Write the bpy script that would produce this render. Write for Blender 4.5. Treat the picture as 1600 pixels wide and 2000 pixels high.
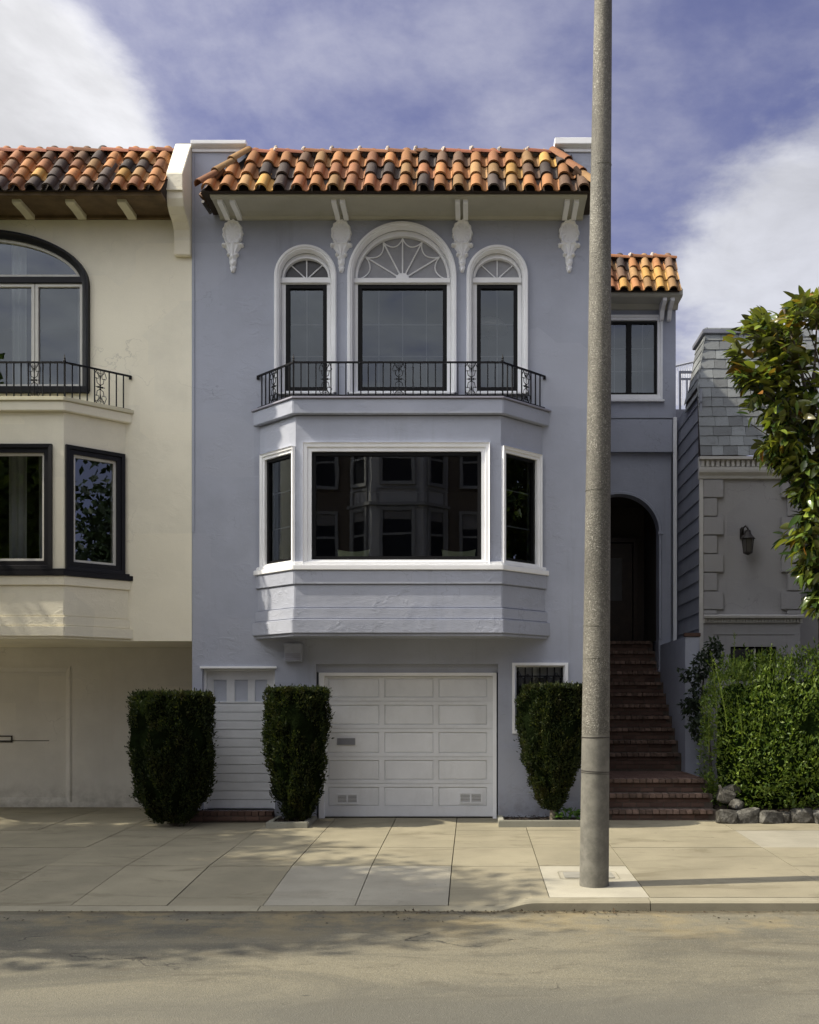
import bpy, bmesh, math, random
import numpy as np
from mathutils import Vector, Matrix, noise
from mathutils.geometry import tessellate_polygon
R = math.radians
random.seed(7); rng = np.random.default_rng(11)
for o in list(bpy.data.objects): bpy.data.objects.remove(o)
sc = bpy.context.scene
C = sc.collection

# ------------------------------------------------------------------ camera
F, VX, VY, D, EYE = 2080.0, 925.0, 1375.0, 16.0, 1.73     # focal (px of the 2000 px frame), principal point, facade distance, eye height
cam = bpy.data.cameras.new('camera'); cam.sensor_fit = 'VERTICAL'; cam.sensor_height = 36.0
cam.lens = 36.0 * F / 2000.0; cam.shift_x = (800 - VX) / 2000.0; cam.shift_y = (VY - 1000) / 2000.0
cam.clip_end = 2000
co = bpy.data.objects.new('camera', cam); C.objects.link(co)
co.location = (0, 0, EYE); co.rotation_euler = (R(90), 0, 0); sc.camera = co
def X(px, Y=D): return (px - VX) * Y / F
def Z(py, Y=D): return EYE + (VY - py) * Y / F

# ------------------------------------------------------------------ light
SUN_EL, SUN_AZ = 49.0, 8.5            # elevation; azimuth in degrees from -X towards the camera
sd = Vector((-math.cos(R(SUN_EL)) * math.cos(R(SUN_AZ)), -math.cos(R(SUN_EL)) * math.sin(R(SUN_AZ)), math.sin(R(SUN_EL))))
sun = bpy.data.lights.new('sun', 'SUN'); sun.energy = 3.5; sun.angle = R(0.9); sun.color = (1.0, 0.91, 0.74)
so = bpy.data.objects.new('sun', sun); C.objects.link(so)
so.rotation_euler = (-sd).to_track_quat('-Z', 'Y').to_euler()
w = bpy.data.worlds.new('World'); sc.world = w; w.use_nodes = True
nt = w.node_tree; N = nt.nodes; L = nt.links
for n in list(N): N.remove(n)
def wn(t, **k):
    n = N.new(t)
    for a, b in k.items(): setattr(n, a, b)
    return n
def wmath(op, a, b=None, clamp=False):
    m = wn('ShaderNodeMath', operation=op, use_clamp=clamp)
    for i, v in enumerate((a, b)):
        if v is None: continue
        if isinstance(v, (int, float)): m.inputs[i].default_value = v
        else: L.new(v, m.inputs[i])
    return m.outputs[0]
def wmix(f, a, b):
    m = wn('ShaderNodeMix', data_type='RGBA')
    for sk, v in ((m.inputs[0], f), (m.inputs[6], a), (m.inputs[7], b)):
        if isinstance(v, (int, float)): sk.default_value = v
        elif isinstance(v, tuple): sk.default_value = (*v, 1)
        else: L.new(v, sk)
    return m.outputs[2]
sky = wn('ShaderNodeTexSky', sky_type='NISHITA', sun_disc=False)
sky.sun_elevation = R(SUN_EL); sky.sun_rotation = math.atan2(sd.x, sd.y); sky.altitude = 50; sky.air_density = 1.0; sky.dust_density = 0.6; sky.ozone_density = 3.5
tc = wn('ShaderNodeTexCoord'); sep = wn('ShaderNodeSeparateXYZ'); L.new(tc.outputs['Generated'], sep.inputs[0])
# clouds: fbm on the direction flattened to a cloud deck
zc = wmath('ADD', wmath('MAXIMUM', sep.outputs[2], 0.0), 0.16)
cu = wmath('DIVIDE', sep.outputs[0], zc); cv = wmath('DIVIDE', sep.outputs[1], zc)
cmb = wn('ShaderNodeCombineXYZ'); L.new(cu, cmb.inputs[0]); L.new(cv, cmb.inputs[1])
def wnoise(scale, detail, rough, loc, dist=0.0):
    mp = wn('ShaderNodeMapping'); mp.inputs['Location'].default_value = loc; L.new(cmb.outputs[0], mp.inputs[0])
    n = wn('ShaderNodeTexNoise'); L.new(mp.outputs[0], n.inputs['Vector'])
    n.inputs['Scale'].default_value = scale; n.inputs['Detail'].default_value = detail; n.inputs['Roughness'].default_value = rough; n.inputs['Distortion'].default_value = dist
    return n.outputs['Fac']
n1 = wnoise(1.25, 12, 0.60, (3.1, 1.7, 0.4), 0.25); n2 = wnoise(4.6, 12, 0.60, (0.3, 5.2, 2.0), 0.15); n3 = wnoise(1.3, 4, 0.5, (7.7, 2.2, 1.0), 0.2)
def smooth(v, lo, hi, a=0.0, b=1.0):
    r = wn('ShaderNodeMapRange', interpolation_type='SMOOTHSTEP'); L.new(v, r.inputs[0])
    for i, q in enumerate((lo, hi, a, b)): r.inputs[i + 1].default_value = q
    return r.outputs[0]
def ddot(v):
    d = wn('ShaderNodeVectorMath', operation='DOT_PRODUCT'); L.new(tc.outputs['Generated'], d.inputs[0]); d.inputs[1].default_value = Vector(v).normalized(); return d.outputs['Value']
def pdir(px, py): return ((px - VX) / F, 1.0, (VY - py) / F)
# thin high veil everywhere, broken by noise; cumulus banks where the photograph shows them and scattered round the rest of the sky
veil = smooth(wmath('ADD', n1, wmath('MULTIPLY', n2, 0.42)), 0.53, 0.90, 0.05, 0.95)
b1 = smooth(ddot(pdir(0, 265)), 0.987, 1.0); b2 = smooth(ddot(pdir(1650, 590)), 0.974, 1.0); b3 = smooth(ddot((-0.95, -0.2, 0.5)), 0.6, 1.0); b4 = smooth(ddot((0.1, -0.85, 0.5)), 0.3, 1.0)
bk = wmath('MAXIMUM', wmath('MAXIMUM', b1, b2), wmath('MULTIPLY', wmath('MAXIMUM', b3, b4), 0.8))
cum = smooth(wmath('ADD', wmath('MULTIPLY', bk, 0.85), wmath('ADD', wmath('MULTIPLY', n2, 0.95), wmath('MULTIPLY', n3, 0.30))), 0.92, 1.36)
# clouds scatter forward, whitest sunward; unseen glow there raised to light the facade
fwd = smooth(ddot(sd), -0.2, 0.75); near = smooth(ddot(sd), 0.62, 0.98)
vcol = wmix(near, wmix(fwd, (1.50, 1.53, 1.95), (2.25, 2.28, 2.75)), (19.0, 19.2, 19.4)); shadeN = smooth(wnoise(2.6, 7, 0.6, (1.3, 8.2, 0.7), 0.4), 0.35, 0.68, 0.72, 1.06)
ccol = wmix(near, wmix(fwd, (2.3, 2.36, 2.65), (3.7, 3.7, 3.8)), (21.0, 21.1, 21.0))
tint = wn('ShaderNodeMix', data_type='RGBA', blend_type='MULTIPLY'); tint.inputs[0].default_value = 1.0
L.new(sky.outputs[0], tint.inputs[6]); tint.inputs[7].default_value = (0.50, 0.345, 0.405, 1)
cs_ = wn('ShaderNodeVectorMath', operation='SCALE'); L.new(ccol, cs_.inputs[0]); L.new(shadeN, cs_.inputs['Scale']); ccol = cs_.outputs[0]
skyc = wmix(cum, wmix(veil, tint.outputs[2], vcol), ccol)
bg = wn('ShaderNodeBackground'); bg.inputs[1].default_value = 0.15
L.new(skyc, bg.inputs[0])
wo = wn('ShaderNodeOutputWorld'); L.new(bg.outputs[0], wo.inputs[0])
vs = sc.view_settings; vs.view_transform = 'Standard'; vs.look = 'None'; vs.exposure = 0.88; vs.gamma = 1.0; vs.use_curve_mapping = False
sc.cycles.use_denoising = True; sc.cycles.max_bounces = 8; sc.cycles.transparent_max_bounces = 12
sc.cycles.caustics_reflective = False; sc.cycles.caustics_refractive = False

# ------------------------------------------------------------------ materials
MATS = {}
class NB:
    def __init__(s, name):
        s.m = bpy.data.materials.new(name); s.m.use_nodes = True; s.t = s.m.node_tree; s.n = s.t.nodes; s.l = s.t.links
        for n in list(s.n): s.n.remove(n)
        s.out = s.n.new('ShaderNodeOutputMaterial')
    def node(s, t, **k):
        n = s.n.new(t)
        for a, b in k.items(): setattr(n, a, b)
        return n
    def put(s, sock, v):
        if isinstance(v, (int, float)): sock.default_value = v
        elif isinstance(v, tuple): sock.default_value = (*v, 1) if len(v) == 3 and len(sock.default_value) == 4 else v
        else: s.l.new(v, sock)
    def math(s, op, a, b=0.0, clamp=False):
        m = s.node('ShaderNodeMath', operation=op, use_clamp=clamp); s.put(m.inputs[0], a); s.put(m.inputs[1], b); return m.outputs[0]
    def mix(s, f, a, b, bt='MIX'):
        m = s.node('ShaderNodeMix', data_type='RGBA', blend_type=bt); s.put(m.inputs[0], f); s.put(m.inputs[6], a); s.put(m.inputs[7], b); return m.outputs[2]
    def ramp(s, v, a, b, lo=0.0, hi=1.0):
        m = s.node('ShaderNodeMapRange', interpolation_type='SMOOTHSTEP'); s.put(m.inputs[0], v)
        for i, q in enumerate((a, b, lo, hi)): m.inputs[i + 1].default_value = q
        return m.outputs[0]
    def coords(s, stretch=(1, 1, 1), rnd=False):
        t = s.node('ShaderNodeTexCoord'); mp = s.node('ShaderNodeMapping'); s.l.new(t.outputs['Object'], mp.inputs[0]); mp.inputs['Scale'].default_value = stretch
        if rnd:
            oi = s.node('ShaderNodeObjectInfo'); c = s.node('ShaderNodeCombineXYZ')
            q = s.math('MULTIPLY', oi.outputs['Random'], 97.0)
            for i in range(3): s.l.new(q, c.inputs[i])
            s.l.new(c.outputs[0], mp.inputs['Location'])
        return mp.outputs[0]
    def noise(s, co_, scale, detail=4, rough=0.55, dist=0.0):
        n = s.node('ShaderNodeTexNoise'); s.l.new(co_, n.inputs['Vector']); n.inputs['Scale'].default_value = scale
        n.inputs['Detail'].default_value = detail; n.inputs['Roughness'].default_value = rough; n.inputs['Distortion'].default_value = dist
        return n.outputs['Fac']
    def bump(s, h, strength, dist, normal=None):
        b = s.node('ShaderNodeBump'); b.inputs['Strength'].default_value = strength; b.inputs['Distance'].default_value = dist; s.l.new(h, b.inputs['Height'])
        if normal is not None: s.l.new(normal, b.inputs['Normal'])
        return b.outputs[0]
    def bsdf(s, col, rough, normal=None, metal=0.0, spec=0.4, **k):
        p = s.node('ShaderNodeBsdfPrincipled'); s.put(p.inputs['Base Color'], col); s.put(p.inputs['Roughness'], rough)
        p.inputs['Metallic'].default_value = metal; p.inputs['Specular IOR Level'].default_value = spec
        if normal is not None: s.l.new(normal, p.inputs['Normal'])
        s.l.new(p.outputs[0], s.out.inputs[0]); return p
def paint(name, col, rough=0.6, var=0.10, vs_=1.3, grime=0.0, bump=0.15, bs=60, bd=0.004, rnd=False, spec=0.35, metal=0.0, orand=0.0):
    b = NB(name); c = b.coords(rnd=rnd)
    v = b.noise(c, vs_, 6, 0.6)
    f = b.ramp(v, 0.3, 0.7, 1 - var, 1 + var * 0.6)
    if orand:
        oi = b.node('ShaderNodeObjectInfo'); f = b.math('MULTIPLY', f, b.ramp(oi.outputs['Random'], 0, 1, 1 - orand, 1 + orand))
    m = b.node('ShaderNodeVectorMath', operation='SCALE'); m.inputs[0].default_value = col; b.l.new(f, m.inputs['Scale']); cc = m.outputs[0]
    if grime:
        g = b.noise(b.coords((1, 1, 0.22), rnd), 2.6, 7, 0.65); g2 = b.noise(c, 26, 4, 0.6)
        cc = b.mix(b.math('MULTIPLY', b.ramp(b.math('ADD', g, b.math('MULTIPLY', g2, 0.25)), 0.58, 0.86), grime), cc, (col[0] * .45, col[1] * .43, col[2] * .36))
    nrm = b.bump(b.noise(c, bs, 4, 0.6), bump, bd)
    b.bsdf(cc, rough, nrm, metal, spec); return b.m
def stucco(name, col, grime=0.36, strength=1.0, deep=0.010):
    b = NB(name); c = b.coords()
    v = b.ramp(b.noise(c, 0.9, 6, 0.62), 0.28, 0.72, 0.90, 1.06)
    m = b.node('ShaderNodeVectorMath', operation='SCALE'); m.inputs[0].default_value = col; b.l.new(v, m.inputs['Scale'])
    st = b.noise(b.coords((1.6, 1.6, 0.10)), 2.8, 8, 0.66)
    cc = b.mix(b.math('MULTIPLY', b.ramp(st, 0.56, 0.80), grime), m.outputs[0], (col[0] * .58, col[1] * .57, col[2] * .52))
    pt = b.node('ShaderNodeTexVoronoi', distance='CHEBYCHEV'); b.l.new(b.coords((0.75, 0.75, 0.9)), pt.inputs['Vector']); pt.inputs['Scale'].default_value = 0.9; pc = b.node('ShaderNodeSeparateColor'); b.l.new(pt.outputs['Color'], pc.inputs[0])
    cc = b.mix(b.math('MULTIPLY', b.ramp(pc.outputs[0], 0.72, 0.76), 0.5), cc, (col[0] * 1.07, col[1] * 1.06, col[2] * 1.04))
    ck = b.node('ShaderNodeTexVoronoi', feature='DISTANCE_TO_EDGE'); ck.inputs['Scale'].default_value = 0.55
    wv = b.node('ShaderNodeVectorMath', operation='ADD'); b.l.new(c, wv.inputs[0]); nz = b.node('ShaderNodeTexNoise'); b.l.new(c, nz.inputs['Vector']); nz.inputs['Scale'].default_value = 3; nz.inputs['Detail'].default_value = 6; b.l.new(nz.outputs['Color'], wv.inputs[1]); b.l.new(wv.outputs[0], ck.inputs['Vector'])
    crk = b.math('MULTIPLY', b.ramp(ck.outputs['Distance'], 0.002, 0.006, 1, 0), b.ramp(b.noise(c, 0.9, 3, 0.5), 0.52, 0.62)); cc = b.mix(b.math('MULTIPLY', crk, 0.35), cc, (col[0] * .5, col[1] * .5, col[2] * .5))
    sz_ = b.node('ShaderNodeSeparateXYZ'); b.l.new(c, sz_.inputs[0]); splash = b.math('MULTIPLY', b.ramp(sz_.outputs[2], 0.55, 0.0), b.ramp(b.noise(c, 5, 6, 0.65), 0.30, 0.70)); cc = b.mix(b.math('MULTIPLY', splash, 0.55), cc, (0.16, 0.145, 0.115))
    spk = b.noise(c, 55, 3, 0.7); cc = b.mix(b.ramp(spk, 0.35, 0.7, 0.0, 0.10), cc, (col[0] * .7, col[1] * .7, col[2] * .7))
    trowel = b.noise(b.coords((1, 1, 1.5)), 6.0, 6, 0.6, 0.9); ridges = b.math('MULTIPLY', b.ramp(trowel, 0.46, 0.62), b.ramp(b.noise(c, 1.7, 3, 0.5), 0.42, 0.66))
    n0 = b.bump(b.noise(c, 1.5, 3, 0.5), 0.5 * strength, 0.045)
    n1_ = b.bump(ridges, 0.36 * strength, deep, n0); n2_ = b.bump(b.noise(c, 90, 4, 0.65), 0.35 * strength, 0.006, n1_)
    b.bsdf(cc, 0.72, n2_, spec=0.3); return b.m
M = {}
M['lav'] = stucco('lavender_stucco', (0.382, 0.406, 0.482))
M['cream'] = stucco('cream_stucco', (0.86, 0.815, 0.665), 0.16, 0.55)
M['shaded_greige'] = stucco('shaded_greige_stucco', (0.63, 0.61, 0.555), 0.2, 0.5)  # overhang shade put into the cream colour; garage door itself is grey-beige
M['taupe'] = stucco('taupe_stucco', (0.335, 0.33, 0.335), 0.25, 0.5)
M['white'] = paint('white_trim_paint', (0.88, 0.89, 0.91), 0.45, 0.05, 1.8, 0.05, 0.10)
M['ivory'] = paint('ivory_eave_paint', (0.46, 0.45, 0.39), 0.5, 0.06, 1.5, 0.15)
M['door'] = paint('white_door_paint', (0.72, 0.735, 0.76), 0.5, 0.07, 2.0, 0.14, 0.1, 30, rnd=True)
M['black'] = paint('black_window_frame', (0.006, 0.006, 0.007), 0.5, 0.1, 3, spec=0.2)
M['iron'] = paint('black_iron', (0.004, 0.004, 0.006), 0.5, 0.2, 8, bump=0.3, bs=150, spec=0.2)
M['navy'] = paint('charcoal_trim_paint', (0.009, 0.009, 0.012), 0.45, 0.1, 3, spec=0.25)
M['sash'] = paint('pale_sash_paint', (0.62, 0.61, 0.57), 0.45, 0.06, 3)
M['brown'] = paint('brown_eave_timber', (0.13, 0.088, 0.045), 0.7, 0.3, 4, 0.3, 0.3)
M['creamtrim'] = paint('cream_trim', (0.66, 0.62, 0.46), 0.6, 0.08, 2, 0.15)
M['greytrim'] = paint('grey_ledge_paint', (0.30, 0.30, 0.36), 0.6, 0.08, 2, 0.2)
M['dentil'] = paint('grey_white_cornice', (0.56, 0.55, 0.53), 0.6, 0.08, 2, 0.25)
M['siding'] = paint('blue_grey_siding', (0.26, 0.275, 0.32), 0.6, 0.10, 2, 0.2, 0.15, 40, rnd=True, orand=0.06)
M['metalcap'] = paint('grey_flashing', (0.26, 0.27, 0.31), 0.45, 0.15, 4, 0.2, metal=0.4)
M['muntin'] = paint('grey_muntin', (0.16, 0.17, 0.19), 0.5)
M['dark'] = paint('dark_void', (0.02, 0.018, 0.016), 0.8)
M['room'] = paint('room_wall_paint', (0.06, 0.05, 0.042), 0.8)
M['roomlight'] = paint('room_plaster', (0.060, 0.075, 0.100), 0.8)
M['wood'] = paint('dark_door_wood', (0.028, 0.016, 0.010), 0.4, 0.3, 5)
M['deck'] = paint('roof_underlay', (0.035, 0.025, 0.02), 0.85)
M['mortar'] = paint('ridge_mortar', (0.42, 0.36, 0.31), 0.85, 0.2, 20, bump=0.5, bs=80)
M['curtain'] = paint('curtain_cloth', (0.55, 0.56, 0.55), 0.9)
M['ragcurtain'] = paint('dark_curtain_cloth', (0.014, 0.014, 0.020), 0.9)
M['cushion'] = paint('pale_green_cloth', (0.52, 0.56, 0.34), 0.9)
M['lampshade'] = paint('lampshade_linen', (0.75, 0.74, 0.72), 0.8)
def tilemat(name, col):
    b = NB(name); c = b.coords(rnd=True)
    oi = b.node('ShaderNodeObjectInfo'); f = b.ramp(oi.outputs['Random'], 0, 1, 0.66, 1.22)
    m = b.node('ShaderNodeVectorMath', operation='SCALE'); m.inputs[0].default_value = col; b.l.new(f, m.inputs['Scale'])
    cc = b.mix(b.ramp(b.noise(c, 5, 5, 0.6), 0.50, 0.75, 0, 0.55), m.outputs[0], (col[0] * .48, col[1] * .42, col[2] * .45))
    cc = b.mix(b.ramp(b.noise(c, 34, 4, 0.7), 0.60, 0.78, 0, 0.5), cc, (0.10, 0.085, 0.06))
    cc = b.mix(b.ramp(b.noise(c, 14, 3, 0.6), 0.66, 0.76, 0, 0.35), cc, (0.46, 0.40, 0.30))
    b.bsdf(cc, 0.78, b.bump(b.noise(c, 60, 4, 0.6), 0.4, 0.005), spec=0.25); return b.m
TILE = [tilemat('tile_orange', (0.325, 0.150, 0.058)), tilemat('tile_ochre', (0.41, 0.235, 0.066)), tilemat('tile_charcoal', (0.066, 0.050, 0.042)),
        tilemat('tile_brown', (0.140, 0.084, 0.052)), tilemat('tile_terracotta', (0.245, 0.108, 0.050)), tilemat('tile_tan', (0.28, 0.165, 0.070)), tilemat('tile_ridge_red', (0.25, 0.090, 0.050))]
def slatemat():
    b = NB('slate'); c = b.coords(rnd=True); oi = b.node('ShaderNodeObjectInfo')
    cc = b.mix(oi.outputs['Random'], (0.14, 0.15, 0.155), (0.26, 0.28, 0.29))
    cc = b.mix(b.ramp(b.noise(c, 9, 6, 0.7), 0.5, 0.75, 0, 0.6), cc, (0.085, 0.085, 0.088))
    b.bsdf(cc, 0.55, b.bump(b.noise(c, 25, 5, 0.6), 0.5, 0.008), spec=0.5); return b.m
M['slate'] = slatemat()
def brickmat():
    b = NB('stair_brick'); c = b.coords(rnd=True); oi = b.node('ShaderNodeObjectInfo')
    cc = b.mix(oi.outputs['Random'], (0.080, 0.047, 0.037), (0.145, 0.088, 0.068))
    cc = b.mix(b.ramp(b.noise(c, 11, 6, 0.7), 0.48, 0.75, 0, 0.7), cc, (0.09, 0.052, 0.042))
    b.bsdf(cc, 0.8, b.bump(b.noise(c, 60, 4, 0.6), 0.5, 0.006), spec=0.3); return b.m
M['brick'] = brickmat()
M['nosing'] = paint('worn_brick_nosing', (0.165, 0.112, 0.088), 0.85, 0.35, 9, 0.6, 0.4, 60, rnd=True, orand=0.28)
M['brickmortar'] = paint('brick_mortar', (0.10, 0.08, 0.065), 0.9, 0.2, 12, 0.3, 0.4)
def concrete(name, col, stain, rnd=True, orand=0.07, cracks=True):
    b = NB(name); c = b.coords(rnd=False); oi = b.node('ShaderNodeObjectInfo')
    f = b.math('MULTIPLY', b.ramp(b.noise(c, 1.1, 7, 0.62), 0.28, 0.72, 0.84, 1.10), b.ramp(oi.outputs['Random'], 0, 1, 1 - orand, 1 + orand))
    m = b.node('ShaderNodeVectorMath', operation='SCALE'); m.inputs[0].default_value = col; b.l.new(f, m.inputs['Scale']); cc = m.outputs[0]
    s1 = b.ramp(b.noise(b.coords((0.55, 1.5, 1)), 1.6, 8, 0.68, 0.8), 0.50, 0.70); cc = b.mix(b.math('MULTIPLY', s1, stain), cc, (col[0] * .50, col[1] * .48, col[2] * .44))
    gum = b.node('ShaderNodeTexVoronoi'); b.l.new(c, gum.inputs['Vector']); gum.inputs['Scale'].default_value = 3.1; gc = b.node('ShaderNodeSeparateColor'); b.l.new(gum.outputs['Color'], gc.inputs[0])
    cc = b.mix(b.math('MULTIPLY', b.ramp(gum.outputs['Distance'], 0.05, 0.075, 1, 0), b.ramp(gc.outputs[0], 0.60, 0.62, 0, 0.6)), cc, (col[0] * .30, col[1] * .30, col[2] * .30))
    fine = b.noise(c, 140, 3, 0.7); cc = b.mix(b.ramp(fine, 0.5, 0.72, 0, 0.35), cc, (col[0] * .55, col[1] * .55, col[2] * .55))
    sp = b.noise(c, 42, 2, 0.5); cc = b.mix(b.ramp(sp, 0.70, 0.76, 0, 0.6), cc, (col[0] * .32, col[1] * .31, col[2] * .28))
    b.bsdf(cc, 0.85, b.bump(fine, 0.35, 0.004), spec=0.25); return b.m
M['slab'] = concrete('pavement_concrete', (0.250, 0.226, 0.160), 0.62)
M['slab2'] = concrete('pale_pavement_concrete', (0.28, 0.262, 0.21), 0.4)
M['pad'] = concrete('fresh_concrete', (0.36, 0.338, 0.27), 0.2)
M['kerb'] = concrete('kerb_concrete', (0.25, 0.23, 0.168), 0.5)
M['planter'] = concrete('planter_concrete', (0.27, 0.265, 0.22), 0.5)
def asphalt():
    b = NB('worn_asphalt'); c = b.coords()
    base = b.mix(b.ramp(b.noise(b.coords((0.45, 1.1, 1)), 0.75, 9, 0.66, 0.9), 0.36, 0.64), (0.100, 0.094, 0.072), (0.190, 0.173, 0.122))
    agg = b.node('ShaderNodeTexVoronoi'); b.l.new(c, agg.inputs['Vector']); agg.inputs['Scale'].default_value = 95
    g = b.node('ShaderNodeSeparateColor'); b.l.new(agg.outputs['Color'], g.inputs[0])
    cc = b.mix(b.ramp(g.outputs[0], 0.0, 1.0, 0, 0.42), base, (0.075, 0.072, 0.06)); cc = b.mix(b.ramp(g.outputs[1], 0.93, 0.97, 0, 0.22), cc, (0.36, 0.34, 0.28))
    fine = b.noise(c, 210, 3, 0.7); cc = b.mix(b.ramp(fine, 0.45, 0.7, 0, 0.35), cc, (0.07, 0.066, 0.055))
    oil = b.ramp(b.noise(b.coords((0.5, 1.6, 1)), 1.9, 10, 0.75, 1.2), 0.53, 0.64); cc = b.mix(b.math('MULTIPLY', oil, 0.62), cc, (0.085, 0.075, 0.055))
    spots_ = b.node('ShaderNodeTexVoronoi'); b.l.new(b.coords((0.8, 1.5, 1)), spots_.inputs['Vector']); spots_.inputs['Scale'].default_value = 2.6
    cc = b.mix(b.math('MULTIPLY', b.ramp(spots_.outputs['Distance'], 0.02, 0.10, 1, 0), b.ramp(b.noise(c, 1.1, 3, 0.5), 0.48, 0.6)), cc, (0.045, 0.042, 0.034))
    # ochre dust gathered by the kerb
    sx = b.node('ShaderNodeSeparateXYZ'); b.l.new(c, sx.inputs[0])
    cc = b.mix(b.ramp(sx.outputs[1], 8.1, 6.9, 0, 0.55), cc, (0.105, 0.102, 0.086))
    dust = b.math('MULTIPLY', b.ramp(sx.outputs[1], 8.5, 10.2), b.ramp(b.noise(c, 1.9, 7, 0.65), 0.40, 0.66)); cc = b.mix(b.math('MULTIPLY', dust, 0.7), cc, (0.255, 0.205, 0.108))
    cr = b.node('ShaderNodeTexVoronoi', feature='DISTANCE_TO_EDGE'); cr.inputs['Scale'].default_value = 0.42
    wv = b.node('ShaderNodeVectorMath', operation='ADD'); b.l.new(c, wv.inputs[0]); nz = b.node('ShaderNodeTexNoise'); b.l.new(c, nz.inputs['Vector']); nz.inputs['Scale'].default_value = 2.2; nz.inputs['Detail'].default_value = 6; b.l.new(nz.outputs['Color'], wv.inputs[1]); b.l.new(wv.outputs[0], cr.inputs['Vector'])
    crack = b.math('MULTIPLY', b.ramp(cr.outputs['Distance'], 0.0025, 0.008, 1, 0), b.ramp(b.noise(c, 0.8, 3, 0.5), 0.50, 0.60)); cc = b.mix(b.math('MULTIPLY', crack, 0.75), cc, (0.03, 0.028, 0.024))
    gut = b.math('MULTIPLY', b.ramp(sx.outputs[1], 10.12, 10.33), b.ramp(b.noise(b.coords((1, 3, 1)), 4, 6, 0.7), 0.30, 0.62)); cc = b.mix(b.math('MULTIPLY', gut, 0.8), cc, (0.050, 0.038, 0.022))
    hgt = b.math('SUBTRACT', b.math('ADD', agg.outputs['Distance'], fine), crack)
    b.bsdf(cc, 0.85, b.bump(hgt, 0.5, 0.006), spec=0.25); return b.m
M['road'] = asphalt()
M['ground'] = paint('open_ground', (0.13, 0.12, 0.09), 0.9, 0.2, 0.3)
M['soil'] = paint('dark_soil', (0.040, 0.029, 0.020), 0.95, 0.3, 9, 0.3, 0.9, 35, 0.03)
M['mulch'] = paint('mulch_chips', (0.055, 0.042, 0.034), 0.9, 0.3, 9, 0.2, 0.6, 40, orand=0.4)
M['joint'] = paint('joint_dirt', (0.055, 0.048, 0.034), 0.95)
def stonemat():
    b = NB('edging_rock'); c = b.coords(rnd=True)
    cc = b.mix(b.ramp(b.noise(c, 7, 6, 0.7), 0.42, 0.66), (0.045, 0.042, 0.036), (0.15, 0.145, 0.13))
    b.bsdf(cc, 0.8, b.bump(b.noise(c, 14, 5, 0.65), 0.8, 0.03), spec=0.3); return b.m
M['rock'] = stonemat()
def polemat():
    b = NB('aggregate_concrete_pole'); c = b.coords()
    v = b.node('ShaderNodeTexVoronoi'); b.l.new(c, v.inputs['Vector']); v.inputs['Scale'].default_value = 95
    g = b.node('ShaderNodeSeparateColor'); b.l.new(v.outputs['Color'], g.inputs[0])
    cc = b.mix(b.ramp(g.outputs[0], 0.2, 1.0), (0.125, 0.118, 0.098), (0.205, 0.194, 0.162)); cc = b.mix(b.math('MULTIPLY', b.ramp(g.outputs[1], 0.86, 0.92, 0, 0.75), b.ramp(b.noise(c, 2.2, 4, 0.6), 0.35, 0.65, 0.25, 1.0)), cc, (0.40, 0.38, 0.33))
    cc = b.mix(b.ramp(b.noise(c, 70, 4, 0.7), 0.5, 0.75, 0, 0.5), cc, (0.11, 0.10, 0.085))
    big = b.ramp(b.noise(b.coords((1, 1, 0.25)), 3.5, 8, 0.66), 0.32, 0.7, 0.62, 1.12); m = b.node('ShaderNodeVectorMath', operation='SCALE'); b.l.new(cc, m.inputs[0]); b.l.new(big, m.inputs['Scale'])
    sx = b.node('ShaderNodeSeparateXYZ'); b.l.new(c, sx.inputs[0])
    low = b.math('MULTIPLY', b.ramp(sx.outputs[2], 1.40, 1.43, 1, 0), b.ramp(b.noise(c, 5, 5, 0.6), 0.2, 0.35))
    lowc = b.mix(b.ramp(b.noise(c, 9, 6, 0.65), 0.35, 0.7), (0.125, 0.120, 0.102), (0.185, 0.177, 0.150))
    cc = b.mix(low, m.outputs[0], lowc)
    h = b.math('MULTIPLY', v.outputs['Distance'], b.math('SUBTRACT', 1.0, b.math('MULTIPLY', low, 0.85)))
    b.bsdf(cc, 0.7, b.bump(h, 0.55, 0.008), spec=0.35); return b.m
M['pole'] = polemat()
def glassmat(name, base, tint, wav):
    b = NB(name); c = b.coords(rnd=True)
    n = b.bump(b.noise(c, 1.6, 2, 0.4), wav, 0.004)
    fr = b.node('ShaderNodeFresnel'); fr.inputs[0].default_value = 1.5
    tr = b.node('ShaderNodeBsdfTransparent'); tr.inputs[0].default_value = (*tint, 1)
    gl = b.node('ShaderNodeBsdfGlossy'); gl.inputs['Roughness'].default_value = 0.0; gl.inputs[0].default_value = (0.86, 0.94, 1.0, 1); b.l.new(n, gl.inputs['Normal'])
    mx = b.node('ShaderNodeMixShader'); b.l.new(b.math('ADD', fr.outputs[0], base, True), mx.inputs[0]); b.l.new(tr.outputs[0], mx.inputs[1]); b.l.new(gl.outputs[0], mx.inputs[2])
    b.l.new(mx.outputs[0], b.out.inputs[0]); return b.m
M['glass'] = glassmat('window_glass', 0.10, (0.82, 0.85, 0.86), 0.12)
M['frost'] = paint('frosted_panel', (0.52, 0.55, 0.63), 0.25, 0.08, 3)
M['lunette'] = paint('lunette_panel', (0.33, 0.335, 0.36), 0.3, 0.12, 5)
M['darklunette'] = paint('dark_lunette_pane', (0.085, 0.085, 0.09), 0.15, 0.1, 5)
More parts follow.
